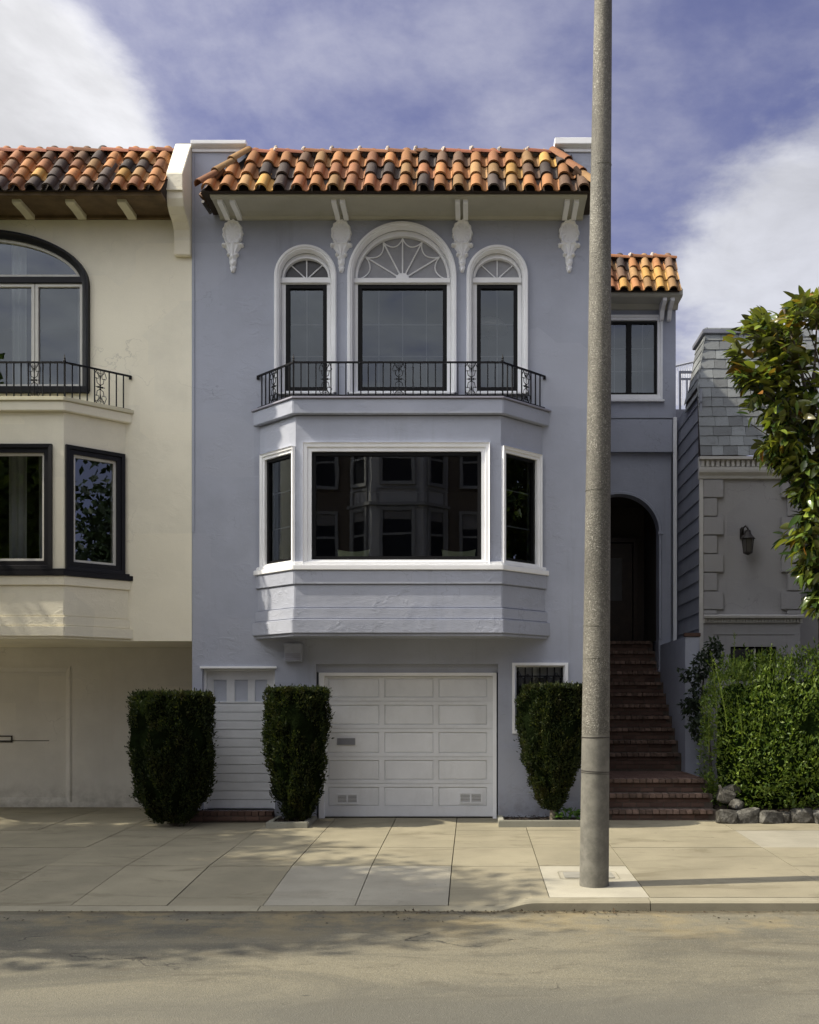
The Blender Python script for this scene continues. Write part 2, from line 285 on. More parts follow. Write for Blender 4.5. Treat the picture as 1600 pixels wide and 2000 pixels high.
def leafmat(name, c1, c2, rough=0.5, trans=0.35, spec=0.4, hot=None, patch=None):
    b = NB(name); ge = b.node('ShaderNodeNewGeometry'); r = ge.outputs['Random Per Island']
    cc = b.mix(r, c1, c2)
    if patch: cc = b.mix(b.math('MULTIPLY', b.ramp(b.noise(b.coords((1, 1, .6)), 4.5, 4, 0.6), 0.50, 0.68), 0.6), cc, patch)
    if hot: cc = b.mix(b.ramp(b.math('FRACT', b.math('MULTIPLY', r, 37.7)), hot[0], hot[0] + 0.03), cc, hot[1])
    p = b.node('ShaderNodeBsdfPrincipled'); b.l.new(cc, p.inputs['Base Color']); p.inputs['Roughness'].default_value = rough; p.inputs['Specular IOR Level'].default_value = spec
    t = b.node('ShaderNodeBsdfTranslucent'); b.l.new(b.mix(1.0, cc, (1.25, 1.3, 0.6), 'MULTIPLY'), t.inputs[0])
    mx = b.node('ShaderNodeMixShader'); mx.inputs[0].default_value = trans; b.l.new(p.outputs[0], mx.inputs[1]); b.l.new(t.outputs[0], mx.inputs[2]); b.l.new(mx.outputs[0], b.out.inputs[0]); return b.m
M['yew'] = leafmat('topiary_leaf', (0.010, 0.019, 0.006), (0.032, 0.046, 0.013), 0.6, 0.25, 0.25, (0.86, (0.070, 0.082, 0.018)), (0.050, 0.040, 0.016))
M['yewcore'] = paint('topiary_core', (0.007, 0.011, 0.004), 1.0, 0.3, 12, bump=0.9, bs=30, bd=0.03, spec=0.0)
M['hedge'] = leafmat('hedge_leaf', (0.055, 0.105, 0.016), (0.165, 0.230, 0.036), 0.45, 0.35, 0.4, (0.90, (0.20, 0.26, 0.05)))
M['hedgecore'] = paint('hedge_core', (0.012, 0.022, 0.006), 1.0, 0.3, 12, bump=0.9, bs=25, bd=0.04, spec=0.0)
M['shade'] = leafmat('shade_shrub_leaf', (0.012, 0.022, 0.012), (0.035, 0.055, 0.022), 0.5, 0.3)
M['plant'] = leafmat('young_plant_leaf', (0.05, 0.11, 0.025), (0.10, 0.19, 0.04), 0.5, 0.35)
def magleaf(name, top, back, rough):
    b = NB(name); ge = b.node('ShaderNodeNewGeometry'); oi = b.node('ShaderNodeObjectInfo')
    f = b.ramp(oi.outputs['Random'], 0, 1, 0.65, 1.45); m = b.node('ShaderNodeVectorMath', operation='SCALE'); m.inputs[0].default_value = top; b.l.new(f, m.inputs['Scale'])
    cc = b.mix(ge.outputs['Backfacing'], m.outputs[0], back)
    p = b.node('ShaderNodeBsdfPrincipled'); b.l.new(cc, p.inputs['Base Color']); p.inputs['Roughness'].default_value = rough; p.inputs['Specular IOR Level'].default_value = 0.6
    t = b.node('ShaderNodeBsdfTranslucent'); b.l.new(b.mix(1.0, cc, (1.4, 1.5, 0.5), 'MULTIPLY'), t.inputs[0])
    mx = b.node('ShaderNodeMixShader'); mx.inputs[0].default_value = 0.3; b.l.new(p.outputs[0], mx.inputs[1]); b.l.new(t.outputs[0], mx.inputs[2]); b.l.new(mx.outputs[0], b.out.inputs[0]); return b.m
MAG = [magleaf('magnolia_leaf_green', (0.100, 0.150, 0.026), (0.14, 0.16, 0.045), 0.24), magleaf('magnolia_leaf_lime', (0.19, 0.245, 0.042), (0.20, 0.21, 0.05), 0.26),
       magleaf('magnolia_leaf_dark', (0.030, 0.055, 0.014), (0.08, 0.08, 0.03), 0.2), magleaf('magnolia_leaf_russet', (0.13, 0.115, 0.026), (0.19, 0.12, 0.03), 0.35), magleaf('magnolia_leaf_orange', (0.34, 0.15, 0.02), (0.36, 0.15, 0.02), 0.45)]
M['bark'] = paint('grey_bark', (0.13, 0.11, 0.09), 0.9, 0.3, 6, 0.3, 0.8, 30, 0.02)
M['oppw'] = paint('far_house_render', (0.13, 0.10, 0.07), 0.8); M['oppw2'] = paint('far_house_render_pale', (0.20, 0.185, 0.165), 0.8); M['opptrim'] = paint('far_house_trim', (0.26, 0.25, 0.23), 0.7)
M['oppbay'] = paint('far_bay_paint', (0.42, 0.40, 0.37), 0.8)
M['litter'] = leafmat('gutter_litter', (0.09, 0.06, 0.03), (0.02, 0.018, 0.014), 0.9, 0.0)
M['lanternglass'] = paint('lantern_frosted_glass', (0.09, 0.085, 0.075), 0.3)
M['bronze'] = paint('weathered_bronze', (0.035, 0.030, 0.026), 0.55, 0.2, 12, bump=0.3)
M['steel'] = paint('galvanised_steel', (0.30, 0.31, 0.34), 0.5, metal=0.3)
M['coverlid'] = concrete('meter_cover_lid', (0.30, 0.29, 0.25), 0.3)

# ------------------------------------------------------------------ mesh helpers
def tag(o, label=None, cat=None, group=None, kind=None):
    if label: o['label'] = label
    if cat: o['category'] = cat
    if group: o['group'] = group
    if kind: o['kind'] = kind
    return o
def thing(name, loc, label, cat, group=None):
    o = bpy.data.objects.new(name, None); C.objects.link(o); o.location = loc; o.empty_display_size = 0.2
    return tag(o, label, cat, group)
def adopt(o, parent):
    if parent is None: return
    o.parent = parent
    if parent.type == 'EMPTY': o.matrix_parent_inverse = Matrix.Translation(-Vector(parent.location))
def inst(name, mesh, parent, loc=(0, 0, 0), rot=(0, 0, 0), scale=(1, 1, 1)):
    o = bpy.data.objects.new(name, mesh); C.objects.link(o); o.location = loc; o.rotation_euler = rot; o.scale = scale; adopt(o, parent); return o
class MB:
    def __init__(s, T=None): s.v = []; s.f = []; s.T = T
    def add(s, vs_, fs):
        k = len(s.v)
        s.v += [tuple(s.T(*p)) if s.T else tuple(p) for p in vs_]; s.f += [tuple(i + k for i in f) for f in fs]; return s
    def box(s, x0, x1, y0, y1, z0, z1):
        return s.add([(x, y, z) for z in (z0, z1) for y in (y0, y1) for x in (x0, x1)], [(0, 2, 3, 1), (4, 5, 7, 6), (0, 1, 5, 4), (2, 6, 7, 3), (0, 4, 6, 2), (1, 3, 7, 5)])
    def prism(s, poly, a0, a1, axis):
        """poly of 2-D points swept along an axis: 'x' -> (y,z) polygon, 'y' -> (x,z), 'z' -> (x,y)"""
        n = len(poly); g = {'x': lambda a, p: (a, p[0], p[1]), 'y': lambda a, p: (p[0], a, p[1]), 'z': lambda a, p: (p[0], p[1], a)}[axis]
        fs = [(i, (i + 1) % n, (i + 1) % n + n, i + n) for i in range(n)]
        tri = tessellate_polygon([[Vector((p[0], p[1], 0)) for p in poly]])
        fs += [tuple(t) for t in tri] + [tuple(i + n for i in t)[::-1] for t in tri]
        return s.add([g(a0, p) for p in poly] + [g(a1, p) for p in poly], fs)
    def tube(s, path, r, n=6, cap=True):
        P = [Vector(p) for p in path]; rs = r if isinstance(r, (list, tuple)) else [r] * len(P); vs_ = []; fs = []
        up = Vector((0.13, 0.31, 0.94))
        for i, p in enumerate(P):
            t = (P[min(i + 1, len(P) - 1)] - P[max(i - 1, 0)]).normalized(); a = t.cross(up)
            if a.length < 1e-3: a = t.cross(Vector((1, 0, 0)))
            a.normalize(); b = t.cross(a)
            vs_ += [p + (a * math.cos(2 * math.pi * k / n) + b * math.sin(2 * math.pi * k / n)) * rs[i] for k in range(n)]
        for i in range(len(P) - 1): fs += [(i * n + k, i * n + (k + 1) % n, (i + 1) * n + (k + 1) % n, (i + 1) * n + k) for k in range(n)]
        if cap: fs += [tuple(range(n))[::-1], tuple(range((len(P) - 1) * n, len(P) * n))]
        return s.add(vs_, fs)
    def lathe(s, prof, cx, cy, n=24, lean=(0, 0)):
        vs_ = []; fs = []; m = len(prof)
        for r, z in prof: vs_ += [(cx + lean[0] * z + r * math.cos(2 * math.pi * k / n), cy + lean[1] * z + r * math.sin(2 * math.pi * k / n), z) for k in range(n)]
        for i in range(m - 1): fs += [(i * n + k, i * n + (k + 1) % n, (i + 1) * n + (k + 1) % n, (i + 1) * n + k) for k in range(n)]
        fs += [tuple(range(n))[::-1], tuple(range((m - 1) * n, m * n))]
        return s.add(vs_, fs)
    def slab_holes(s, outer, holes, d0, d1):
        """plate in the (x,z) plane between depths d0 and d1 with holes"""
        loops = [outer] + holes; pts = [p for l in loops for p in l]; n = len(pts)
        tri = tessellate_polygon([[Vector((p[0], p[1], 0)) for p in l] for l in loops])
        fs = [tuple(t) for t in tri] + [tuple(i + n for i in t)[::-1] for t in tri]; k = 0
        for l in loops:
            m = len(l); fs += [(k + i, k + (i + 1) % m, n + k + (i + 1) % m, n + k + i) for i in range(m)]; k += m
        return s.add([(p[0], d0, p[1]) for p in pts] + [(p[0], d1, p[1]) for p in pts], fs)
    def sweep(s, path, prof, closed=False):
        """path: (u,z) points running clockwise seen from the front; prof: (offset outward, depth y) points"""
        n = len(path); P = [Vector((p[0], p[1])) for p in path]; vs_ = []; fs = []; m = len(prof)
        for i in range(n):
            a = P[i] - P[i - 1] if (i > 0 or closed) else P[1] - P[0]; b = P[(i + 1) % n] - P[i] if (i < n - 1 or closed) else P[-1] - P[-2]
            a.normalize(); b.normalize(); na = Vector((-a.y, a.x)); nb = Vector((-b.y, b.x)); q = na + nb; q = q / max(q.dot(na), 1e-6) if q.length > 1e-6 else na
            vs_ += [(P[i].x + q.x * o, y, P[i].y + q.y * o) for o, y in prof]
        for i in range(n if closed else n - 1):
            j = (i + 1) % n; fs += [(i * m + k, j * m + k, j * m + (k + 1) % m, i * m + (k + 1) % m) for k in range(m)]
        if not closed: fs += [tuple(range(m)), tuple(range((n - 1) * m, n * m))[::-1]]
        return s.add(vs_, fs)
    def mesh(s, name, mat, smooth=False, bevel=0.0, recalc=True):
        me = bpy.data.meshes.new(name); me.from_pydata(s.v, [], s.f)
        bm = bmesh.new(); bm.from_mesh(me)
        if recalc: bmesh.ops.recalc_face_normals(bm, faces=bm.faces)
        if bevel: bmesh.ops.bevel(bm, geom=[e for e in bm.edges if len(e.link_faces) == 2 and e.calc_face_angle(0) > 0.6], offset=bevel, segments=2, affect='EDGES', clamp_overlap=True)
        bm.to_mesh(me); bm.free(); me.materials.append(mat)
        if smooth:
            me.polygons.foreach_set('use_smooth', [True] * len(me.polygons))
            if smooth != 'full':
                try: me.set_sharp_from_angle(angle=R(38))
                except Exception: pass
        return me
    def build(s, name, mat, parent=None, **k): return inst(name, s.mesh(name, mat, **k), parent)
def rect(x0, x1, z0, z1): return [(x0, z0), (x0, z1), (x1, z1), (x1, z0)]     # clockwise from lower left
def arch_path(cx, r, zb, zs, n=20, ry=None):
    ry = ry or r
    return [(cx - r, zb)] + [(cx - r * math.cos(math.pi * i / n), zs + ry * math.sin(math.pi * i / n)) for i in range(n + 1)] + [(cx + r, zb)]
def plane_T(ox, oy, ux, uy):
    """local (u, d, z): u along the wall, d = depth INTO the wall (negative = towards the street)"""
    l = math.hypot(ux, uy); ux /= l; uy /= l
    return lambda u, d, z: (ox + ux * u - uy * d, oy + uy * u + ux * d, z)
def front_T(Y): return lambda u, d, z: (u, Y + d, z)
def gwin(parent, T, path_or_rect, fw, fd, mat, name='window_frame', glass='glass', din=0.06, muntins=(), closed=True, glassd=None):
    """a framed pane in a rectangle; returns the window frame part"""
    x0, x1, z0, z1 = path_or_rect
    fr = MB(T).sweep(rect(x0 + fw, x1 - fw, z0 + fw, z1 - fw), [(0, din), (fw, din), (fw, din + fd), (0, din + fd)], True).build(name, mat, parent, bevel=0.004)
    gd = din + fd * 0.55 if glassd is None else glassd
    MB(T).add([(x0 + fw, gd, z0 + fw), (x1 - fw, gd, z0 + fw), (x1 - fw, gd, z1 - fw), (x0 + fw, gd, z1 - fw)], [(0, 1, 2, 3)]).build('pane', M[glass], fr, recalc=False)
    for kind, q in muntins:
        if kind == 'v': MB(T).box(q - 0.008, q + 0.008, gd + 0.015, gd + 0.03, z0 + fw, z1 - fw).build('muntin', M['muntin'], fr)
        else: MB(T).box(x0 + fw, x1 - fw, gd + 0.032, gd + 0.045, q - 0.008, q + 0.008).build('muntin', M['muntin'], fr)
    return fr

# ------------------------------------------------------------------ ground, road, pavement
KY, SL, ROADZ = 10.35, 0.033, -0.285
def struct(o, *a): o['kind'] = 'structure'; return o
struct(MB().add([(-300, -300, -0.60), (300, -300, -0.60), (300, 300, -0.60), (-300, 300, -0.60)], [(0, 1, 2, 3)]).build('ground', M['ground'], recalc=False))
struct(MB().add([(-70, -6, ROADZ), (70, -6, ROADZ), (70, KY + 0.02, ROADZ), (-70, KY + 0.02, ROADZ)], [(0, 1, 2, 3)]).build('road', M['road'], recalc=False))
struct(MB().box(-70, 70, -10.5, -6.0, -0.5, -0.15).build('far_pavement', M['slab']))
def sstep(a, b, t): t = max(0.0, min(1.0, (t - a) / (b - a))); return t * t * (3 - 2 * t)
def gz(x, y):
    z = -SL * (16 - min(y, 16.2))
    dip = 1 - sstep(0.14, 0.60, x)
    return z - 0.088 * dip * (1 - max(0.0, min(1.0, (y - KY) / 1.85)))
ss = MB()
for i in range(1): ss.add([(-40, KY + .05, gz(-40, KY) - 0.05), (40, KY + .05, gz(-40, KY) - 0.05), (40, 17.95, -0.022), (-40, 17.95, -0.022)], [(0, 1, 2, 3)])
sidewalk = struct(ss.build('sidewalk', M['joint'], recalc=False))
xs_ = [-14.0, -11.6, -9.2, -7.6, -6.1, -4.9, -3.98, -3.03, -2.08, -1.17, -0.25, 0.75, 1.745, 3.65, 5.6, 8.0, 11.0]
ys_ = [KY + 0.17, 12.2, 13.47, 14.9, 17.9]
PAD = (0.75, KY + 0.17)
for i in range(len(xs_) - 1):
    for j in range(len(ys_) - 1):
        x0, x1, y0, y1 = xs_[i] + .005, xs_[i + 1] - .005, ys_[j] + .005, ys_[j + 1] - .005
        if j == 2 and i in (10, 11): pass
        nx, ny = max(2, int((x1 - x0) / 0.15)), max(2, int((y1 - y0) / 0.2)); b = MB(); dz = random.uniform(-.003, .003)
        vs_ = [(x0 + (x1 - x0) * a / nx, y0 + (y1 - y0) * c / ny, gz(x0 + (x1 - x0) * a / nx, y0 + (y1 - y0) * c / ny) + dz) for c in range(ny + 1) for a in range(nx + 1)]
        fs = [(c * (nx + 1) + a, c * (nx + 1) + a + 1, (c + 1) * (nx + 1) + a + 1, (c + 1) * (nx + 1) + a) for c in range(ny) for a in range(nx)]
        rim = [a for a in range(nx + 1)] + [c * (nx + 1) + nx for c in range(1, ny + 1)] + [ny * (nx + 1) + a for a in range(nx - 1, -1, -1)] + [c * (nx + 1) for c in range(ny - 1, 0, -1)]
        k = len(vs_); vs_ += [(vs_[q][0], vs_[q][1], vs_[q][2] - 0.06) for q in rim]; fs += [(rim[q], k + q, k + (q + 1) % len(rim), rim[(q + 1) % len(rim)]) for q in range(len(rim))]
        pad = (i == 11 and j == 0)
        b.add(vs_, fs); o = b.build('paving_slab', M['pad'] if pad else (M['slab2'] if (j == 0 and i in (9, 8)) or random.random() < 0.05 else M['slab']), sidewalk)
# kerb in lengths
kx = [-14, -9.5, -6.0, -2.1, 1.72, 5.0, 8.5, 12.0]
kerb0 = None
for a, c in zip(kx[:-1], kx[1:]):
    b = MB(); n = max(4, int((c - a) / 0.06)); vs_ = []; fs = []
    for i in range(n + 1):
        x = a + 0.004 + (c - a - 0.008) * i / n; t = gz(x, KY); jit = 0.004 * noise.noise(Vector((x * 3, 0, 0)))
        t = max(t, ROADZ + 0.012)
        vs_ += [(x, KY + jit, ROADZ - 0.15), (x, KY + jit, t - 0.02), (x, KY + 0.022 + jit, t), (x, KY + 0.162, gz(x, KY + 0.165)), (x, KY + 0.162, t - 0.2)]
    for i in range(n): fs += [(i * 5 + k, i * 5 + k + 1, i * 5 + k + 6, i * 5 + k + 5) for k in range(4)]
    fs += [(0, 1, 2, 3, 4), tuple(n * 5 + k for k in range(5))[::-1]]
    b.add(vs_, fs); o = b.build('kerb' if kerb0 is None else 'kerb_stone', M['kerb'], kerb0, smooth=True)
    if kerb0 is None: kerb0 = struct(o)
# leaves and grit along the gutter
def leaf_mesh(name, pts, dirs, nrm, ln, wd, mat, fold=0.25):
    pts = np.asarray(pts, float); dirs = np.asarray(dirs, float); nrm = np.asarray(nrm, float); n = len(pts)
    ln = np.broadcast_to(np.asarray(ln, float), (n,))[:, None]; wd = np.broadcast_to(np.asarray(wd, float), (n,))[:, None]
    dirs = dirs / np.linalg.norm(dirs, axis=1, keepdims=True); sd_ = np.cross(dirs, nrm); sd_ /= np.linalg.norm(sd_, axis=1, keepdims=True) + 1e-9; up = np.cross(sd_, dirs)
    v = np.stack([pts, pts + dirs * ln * .45 + sd_ * wd * .5 + up * wd * fold, pts + dirs * ln, pts + dirs * ln * .45 - sd_ * wd * .5 + up * wd * fold], 1).reshape(-1, 3)
    me = bpy.data.meshes.new(name); me.vertices.add(4 * n); me.vertices.foreach_set('co', v.ravel())
    i0 = np.arange(n) * 4; idx = np.stack([i0, i0 + 1, i0 + 2, i0, i0 + 2, i0 + 3], 1).ravel()
    me.loops.add(6 * n); me.loops.foreach_set('vertex_index', idx.astype(np.int32)); me.polygons.add(2 * n)
    me.polygons.foreach_set('loop_start', (np.arange(2 * n) * 3).astype(np.int32)); me.polygons.foreach_set('loop_total', np.full(2 * n, 3, np.int32))
    me.update(calc_edges=True); me.validate(); me.materials.append(mat); return me
n = 420; gx = rng.uniform(-4.5, 5.5, n); gx[:160] = rng.normal(0.5, 0.8, 160); gy = KY - 0.012 - np.abs(rng.normal(0, 0.05, n)) ; gy[300:] -= rng.uniform(0, 0.5, 120)
gp = np.stack([gx, gy, np.full(n, ROADZ + 0.006)], 1)
tag(inst('gutter_litter', leaf_mesh('gutter_litter', gp, np.stack([rng.normal(0, 1, n), rng.normal(0, 1, n), rng.uniform(0, .3, n)], 1), np.stack([rng.normal(0, .3, n), rng.normal(0, .3, n), np.ones(n)], 1), rng.uniform(.012, .045, n), rng.uniform(.008, .022, n), M['litter']), None), 'brown leaf bits and grit strewn along the kerb', 'litter', kind='stuff')
# recessed meter cover beside the lamp post
mc = thing('meter_cover', (1.24, 11.62, gz(1.24, 11.62)), 'flush rectangular meter cover in the pale concrete pad behind the lamp post', 'cover')
def tz(x, y, z): return (x, y, gz(x, y) + 0.002 + z)
def rrect(x0, x1, y0, y1, r, n=5):
    o = []
    for cx, cy, a in ((x1 - r, y1 - r, 0), (x0 + r, y1 - r, 90), (x0 + r, y0 + r, 180), (x1 - r, y0 + r, 270)): o += [(cx + r * math.cos(R(a + 90 * k / n)), cy + r * math.sin(R(a + 90 * k / n))) for k in range(n + 1)]
    return o
o1, o2 = rrect(0.93, 1.58, 11.42, 11.86, 0.06), rrect(0.94, 1.57, 11.43, 11.85, 0.05); m_ = len(o1)
MB(tz).add([(*p, 0.003) for p in o1] + [(*p, 0.003) for p in o2], [(i, (i + 1) % m_, m_ + (i + 1) % m_, m_ + i) for i in range(m_)]).build('rim', M['kerb'], mc)
MB(tz).prism(rrect(0.985, 1.525, 11.475, 11.805, 0.03), 0.001, 0.006, 'z').build('lid', M['coverlid'], mc)

# ------------------------------------------------------------------ roof tiles
def tile_mesh(name, mat, wd=0.252, ln=0.50):
    rc = wd * 0.345; prof = []
    for k in range(9): a = math.pi - math.pi * k / 8; prof.append((rc * math.cos(a), 0.105 * wd / .252 * math.sin(a) ** 0.9 * 0.80))
    for k in range(1, 5): u = k / 4; prof.append((rc + (wd - 2 * rc) * u, -0.020 * math.sin(math.pi * u)))
    b = MB(); vs_ = []; n = len(prof); th = 0.014
    for y, sc_ in ((0, 1.0), (ln, 0.90)):
        vs_ += [(x * (sc_ if k < 9 else 1), y, z * sc_ + th) for k, (x, z) in enumerate(prof)] + [(x * (sc_ if k < 9 else 1) * (0.86 if k < 9 else 1), y, z * sc_ * 0.86) for k, (x, z) in enumerate(prof)]
    fs = []
    for i in range(n - 1): fs += [(i, i + 1, 2 * n + i + 1, 2 * n + i), (n + i, 3 * n + i, 3 * n + i + 1, n + i + 1), (i, n + i, n + i + 1, i + 1)]
    b.add(vs_, fs); return b.mesh(name, mat, smooth=True)
def cap_mesh(name, mat, r=0.085, ln=0.44):
    b = MB(); vs_ = []; n = 9
    for y, s_ in ((0, 1.0), (ln, 0.84)):
        for rr in (r, r - 0.014): vs_ += [(-rr * s_ * math.cos(math.pi * k / (n - 1)), y, rr * s_ * math.sin(math.pi * k / (n - 1))) for k in range(n)]
    fs = []
    for i in range(n - 1): fs += [(i, i + 1, 2 * n + i + 1, 2 * n + i), (n + i, 3 * n + i, 3 * n + i + 1, n + i + 1), (i, n + i, n + i + 1, i + 1), (2 * n + i, 2 * n + i + 1, 3 * n + i + 1, 3 * n + i)]
    return b.add(vs_, fs).mesh(name, mat, smooth=True)
TM = {}
def tmesh(c, wd):
    k = (c, round(wd, 3))
    if k not in TM: TM[k] = tile_mesh('roof_tile', TILE[c], wd)
    return TM[k]
CAPS = [cap_mesh('ridge_tile', TILE[6]), cap_mesh('ridge_tile', TILE[4]), cap_mesh('hip_tile', TILE[5]), cap_mesh('hip_tile', TILE[4])]
def mortar_mesh():
    bm = bmesh.new(); bmesh.ops.create_icosphere(bm, subdivisions=2, radius=0.07)
    for v in bm.verts: v.co *= 1 + 0.35 * noise.noise(v.co * 22); v.co.x *= 0.55
    me = bpy.data.meshes.new('mortar'); bm.to_mesh(me); bm.free(); me.materials.append(M['mortar']); return me
MORT = mortar_mesh()
def pick(w_): return random.choices(range(6), w_)[0]
def tile_slope(roof, xa, xb, ridge, eave, wd, rows, hipL=None, hipR=None, weights=(30, 11, 12, 20, 15, 14), jit=0.0):
    (yr, zr), (ye, ze) = ridge, eave; ln = math.hypot(yr - ye, zr - ze); ang = math.atan2(zr - ze, yr - ye); ex = (ln - 0.02) / rows; uy, uz = math.cos(ang), math.sin(ang)
    ncol = int(round((xb - xa) / wd))
    for r_ in range(rows):
        s_ = r_ * ex - 0.03; t = (r_ + 0.45) / rows
        for c_ in range(ncol):
            x = xa + (c_ + 0.5) * wd - wd * 0.15
            if hipL is not None and x < xa + hipL * t - 0.02: continue
            if hipR is not None and x > xb - hipR * t + 0.02: continue
            lift = 0.02
            o = inst('roof_tile', tmesh(pick(weights), wd), roof, (x + random.uniform(-.006, .006), ye + uy * s_ - uz * lift, ze + uz * s_ + uy * lift), (ang - 0.075 + random.uniform(-.022, .022), random.uniform(-.045, .045), random.uniform(-.03, .03) + jit))
def ridge_line(roof, p0, p1, step, caps=(0, 0, 1), mort=True):
    p0, p1 = Vector(p0), Vector(p1); d = p1 - p0; n_ = max(1, round(d.length / step)); q = (d / n_); u = d.normalized()
    rot = u.to_track_quat('Y', 'Z').to_euler()
    for i in range(n_):
        e = rot.copy(); o = inst('ridge_tile', CAPS[random.choice(caps)], roof, p0 + q * i + Vector((0, 0, 0.006)), (e.x - 0.05 + random.uniform(-.012, .012), e.y, e.z + random.uniform(-.012, .012)), (1, q.length * 1.1 / 0.44, 1))
        if mort and i: inst('mortar', MORT, roof, p0 + q * i + Vector((0, -0.01, 0.055)), (random.random() * 6, 0, 0), (1, 1, .8))

# ------------------------------------------------------------------ bay windows
def bay_pts(cx, bh, fh, d, o):
    return [(cx - bh - o * 1.414, D), (cx - fh - o * .414, D - d - o), (cx + fh + o * .414, D - d - o), (cx + bh + o * 1.414, D)]
def bay_slab(cx, bh, fh, d, o, z0, z1, name, mat, parent, bevel=0.012, inner=0.0):
    p = bay_pts(cx, bh, fh, d, o); p = [(p[0][0], D + 0.02)] + p + [(p[3][0], D + 0.02)]
    p = [p[0]] + p[1:5] + [p[5]]
    return MB().prism(p, z0, z1, 'z').build(name, mat, parent, bevel=bevel)
def facets(cx, bh, fh, d, o=0.0):
    P = bay_pts(cx, bh, fh, d, o); out = []
    for a, b in zip(P[:-1], P[1:]): out.append((plane_T(a[0], a[1], b[0] - a[0], b[1] - a[1]), math.hypot(b[0] - a[0], b[1] - a[1])))
    return out
def bay_wall(fac, openings, z0, z1, mat, parent, t=0.14):
    for (T, ln), op in zip(fac, openings):
        MB(T).slab_holes(rect(0, ln, z0, z1), [rect(*op)] if op else [], 0, t).build('bay_wall', mat, parent, bevel=0.0)
def room(parent, x0, x1, y0, y1, z0, z1, mat):
    MB().add([(x0, y0, z0), (x1, y0, z0), (x1, y1, z0), (x0, y1, z0), (x0, y0, z1), (x1, y0, z1), (x1, y1, z1), (x0, y1, z1)], [(0, 1, 2, 3), (4, 7, 6, 5), (3, 2, 6, 7), (0, 3, 7, 4), (1, 5, 6, 2)]).build('room', mat, parent)
# wrought-iron railing on a bay
def scroll_panel(wd, h):
    b = MB(); r = 0.0055
    def spade(cx, z0, s_, flip):
        pts = []
        for k in range(13):
            t = 2 * math.pi * k / 12; x = cx + s_ * 0.030 * math.sin(t); zz = z0 + flip * 0.055 * (0.5 - 0.5 * math.cos(t)) * (1 + 0.25 * math.cos(t)); pts.append((x, 0, zz))
        b.tube(pts, r, 5, False)
    for fl, z0 in ((1, h * 0.60), (-1, h * 0.40)):
        for sx in (-1, 1):
            c = sx * wd * 0.27
            b.tube([(c, 0, z0 + fl * h * .40), (c - .020, 0, z0 + fl * h * .31), (c - .034, 0, z0 + fl * h * .22), (c - .026, 0, z0 + fl * h * .155), (c, 0, z0 + fl * h * .17), (c + .026, 0, z0 + fl * h * .155), (c + .034, 0, z0 + fl * h * .22), (c + .020, 0, z0 + fl * h * .31), (c, 0, z0 + fl * h * .40)], r, 5, False)
            b.tube([(c, 0, z0 + fl * h * .17), (c * 0.8, 0, z0 + fl * h * .02), (0, 0, z0 - fl * h * .04)], r, 5)
            b.tube([(c, 0, z0 + fl * h * .33), (sx * .012, 0, z0 + fl * h * .26), (0, 0, z0 + fl * h * .1)], r, 5)
        b.tube([(-.028, 0, z0 + fl * h * .37), (-.02, 0, z0 + fl * h * .30), (0, 0, z0 + fl * h * .34), (.02, 0, z0 + fl * h * .30), (.028, 0, z0 + fl * h * .37)], r, 5)
    b.tube([(0, 0, 0), (0, 0, h)], r, 5); b.tube([(-wd * .32, 0, h * .5), (wd * .32, 0, h * .5)], r, 5)
    for x, zz in ((0, .5), (-.03, .5), (.03, .5), (0, .56), (0, .44)): b.box(x - .011, x + .011, -.009, .009, h * zz - .011, h * zz + .011)
    return b.mesh('scroll_panel', M['iron'])
def railing(parent, pts, z0, z1, panels, sp=0.106, name='railing'):
    h = z1 - z0; P = [Vector((x, y, 0)) for x, y in pts]
    top = MB()
    for a, b in zip(P[:-1], P[1:]):
        T = plane_T(a.x, a.y, b.x - a.x, b.y - a.y); ln = (b - a).length
        m = MB(T); m.box(-0.008, ln + 0.008, -0.016, 0.016, z1 - 0.016, z1 + 0.006); top.v, top.f = top.v + m.v, top.f + [tuple(i + len(top.v) for i in f) for f in m.f]
    rail = top.build(name, M['iron'], parent)
    bal = MB().box(-.0075, .0075, -.0075, .0075, 0, h - 0.018).mesh('baluster', M['iron']); sp_m = scroll_panel(sp * 2, h - .02)
    post = MB().box(-.011, .011, -.011, .011, -0.04, h + 0.005); post.lathe([(.016, h + .005), (.02, h + .02), (.010, h + .035), (.016, h + .055), (.010, h + .075), (.002, h + .115)], 0, 0, 8); post = post.mesh('post', M['iron'])
    for si, (a, b) in enumerate(zip(P[:-1], P[1:])):
        d = b - a; ln = d.length; ang = math.atan2(d.y, d.x); u = d / ln
        T = plane_T(a.x, a.y, d.x, d.y)
        MB(T).box(0, ln, -0.011, 0.011, z0 - 0.012, z0).build('bottom_rail', M['iron'], rail)
        n_ = max(2, round(ln / sp)); step = ln / n_
        for k in range(n_ + 1):
            if k in (0, n_): continue
            if any(abs(k * step / ln - q) * ln < step * 0.6 for q in panels[si]): continue
            inst('baluster', bal, rail, a + u * (k * step) + Vector((0, 0, z0)), (0, 0, ang))
        for q in panels[si]: inst('scroll_panel', sp_m, rail, a + u * (q * ln) + Vector((0, 0, z0)), (0, 0, ang))
    for p in P[1:-1]: inst('post', post, rail, p + Vector((0, 0, z0)))
    for p, q in ((P[0], P[1]), (P[-1], P[-2])):
        MB().box(p.x - .018, p.x + .018, p.y - .018, p.y + .03, z1 - .05, z1 + .004).build('wall_bracket', M['iron'], rail)
    return rail

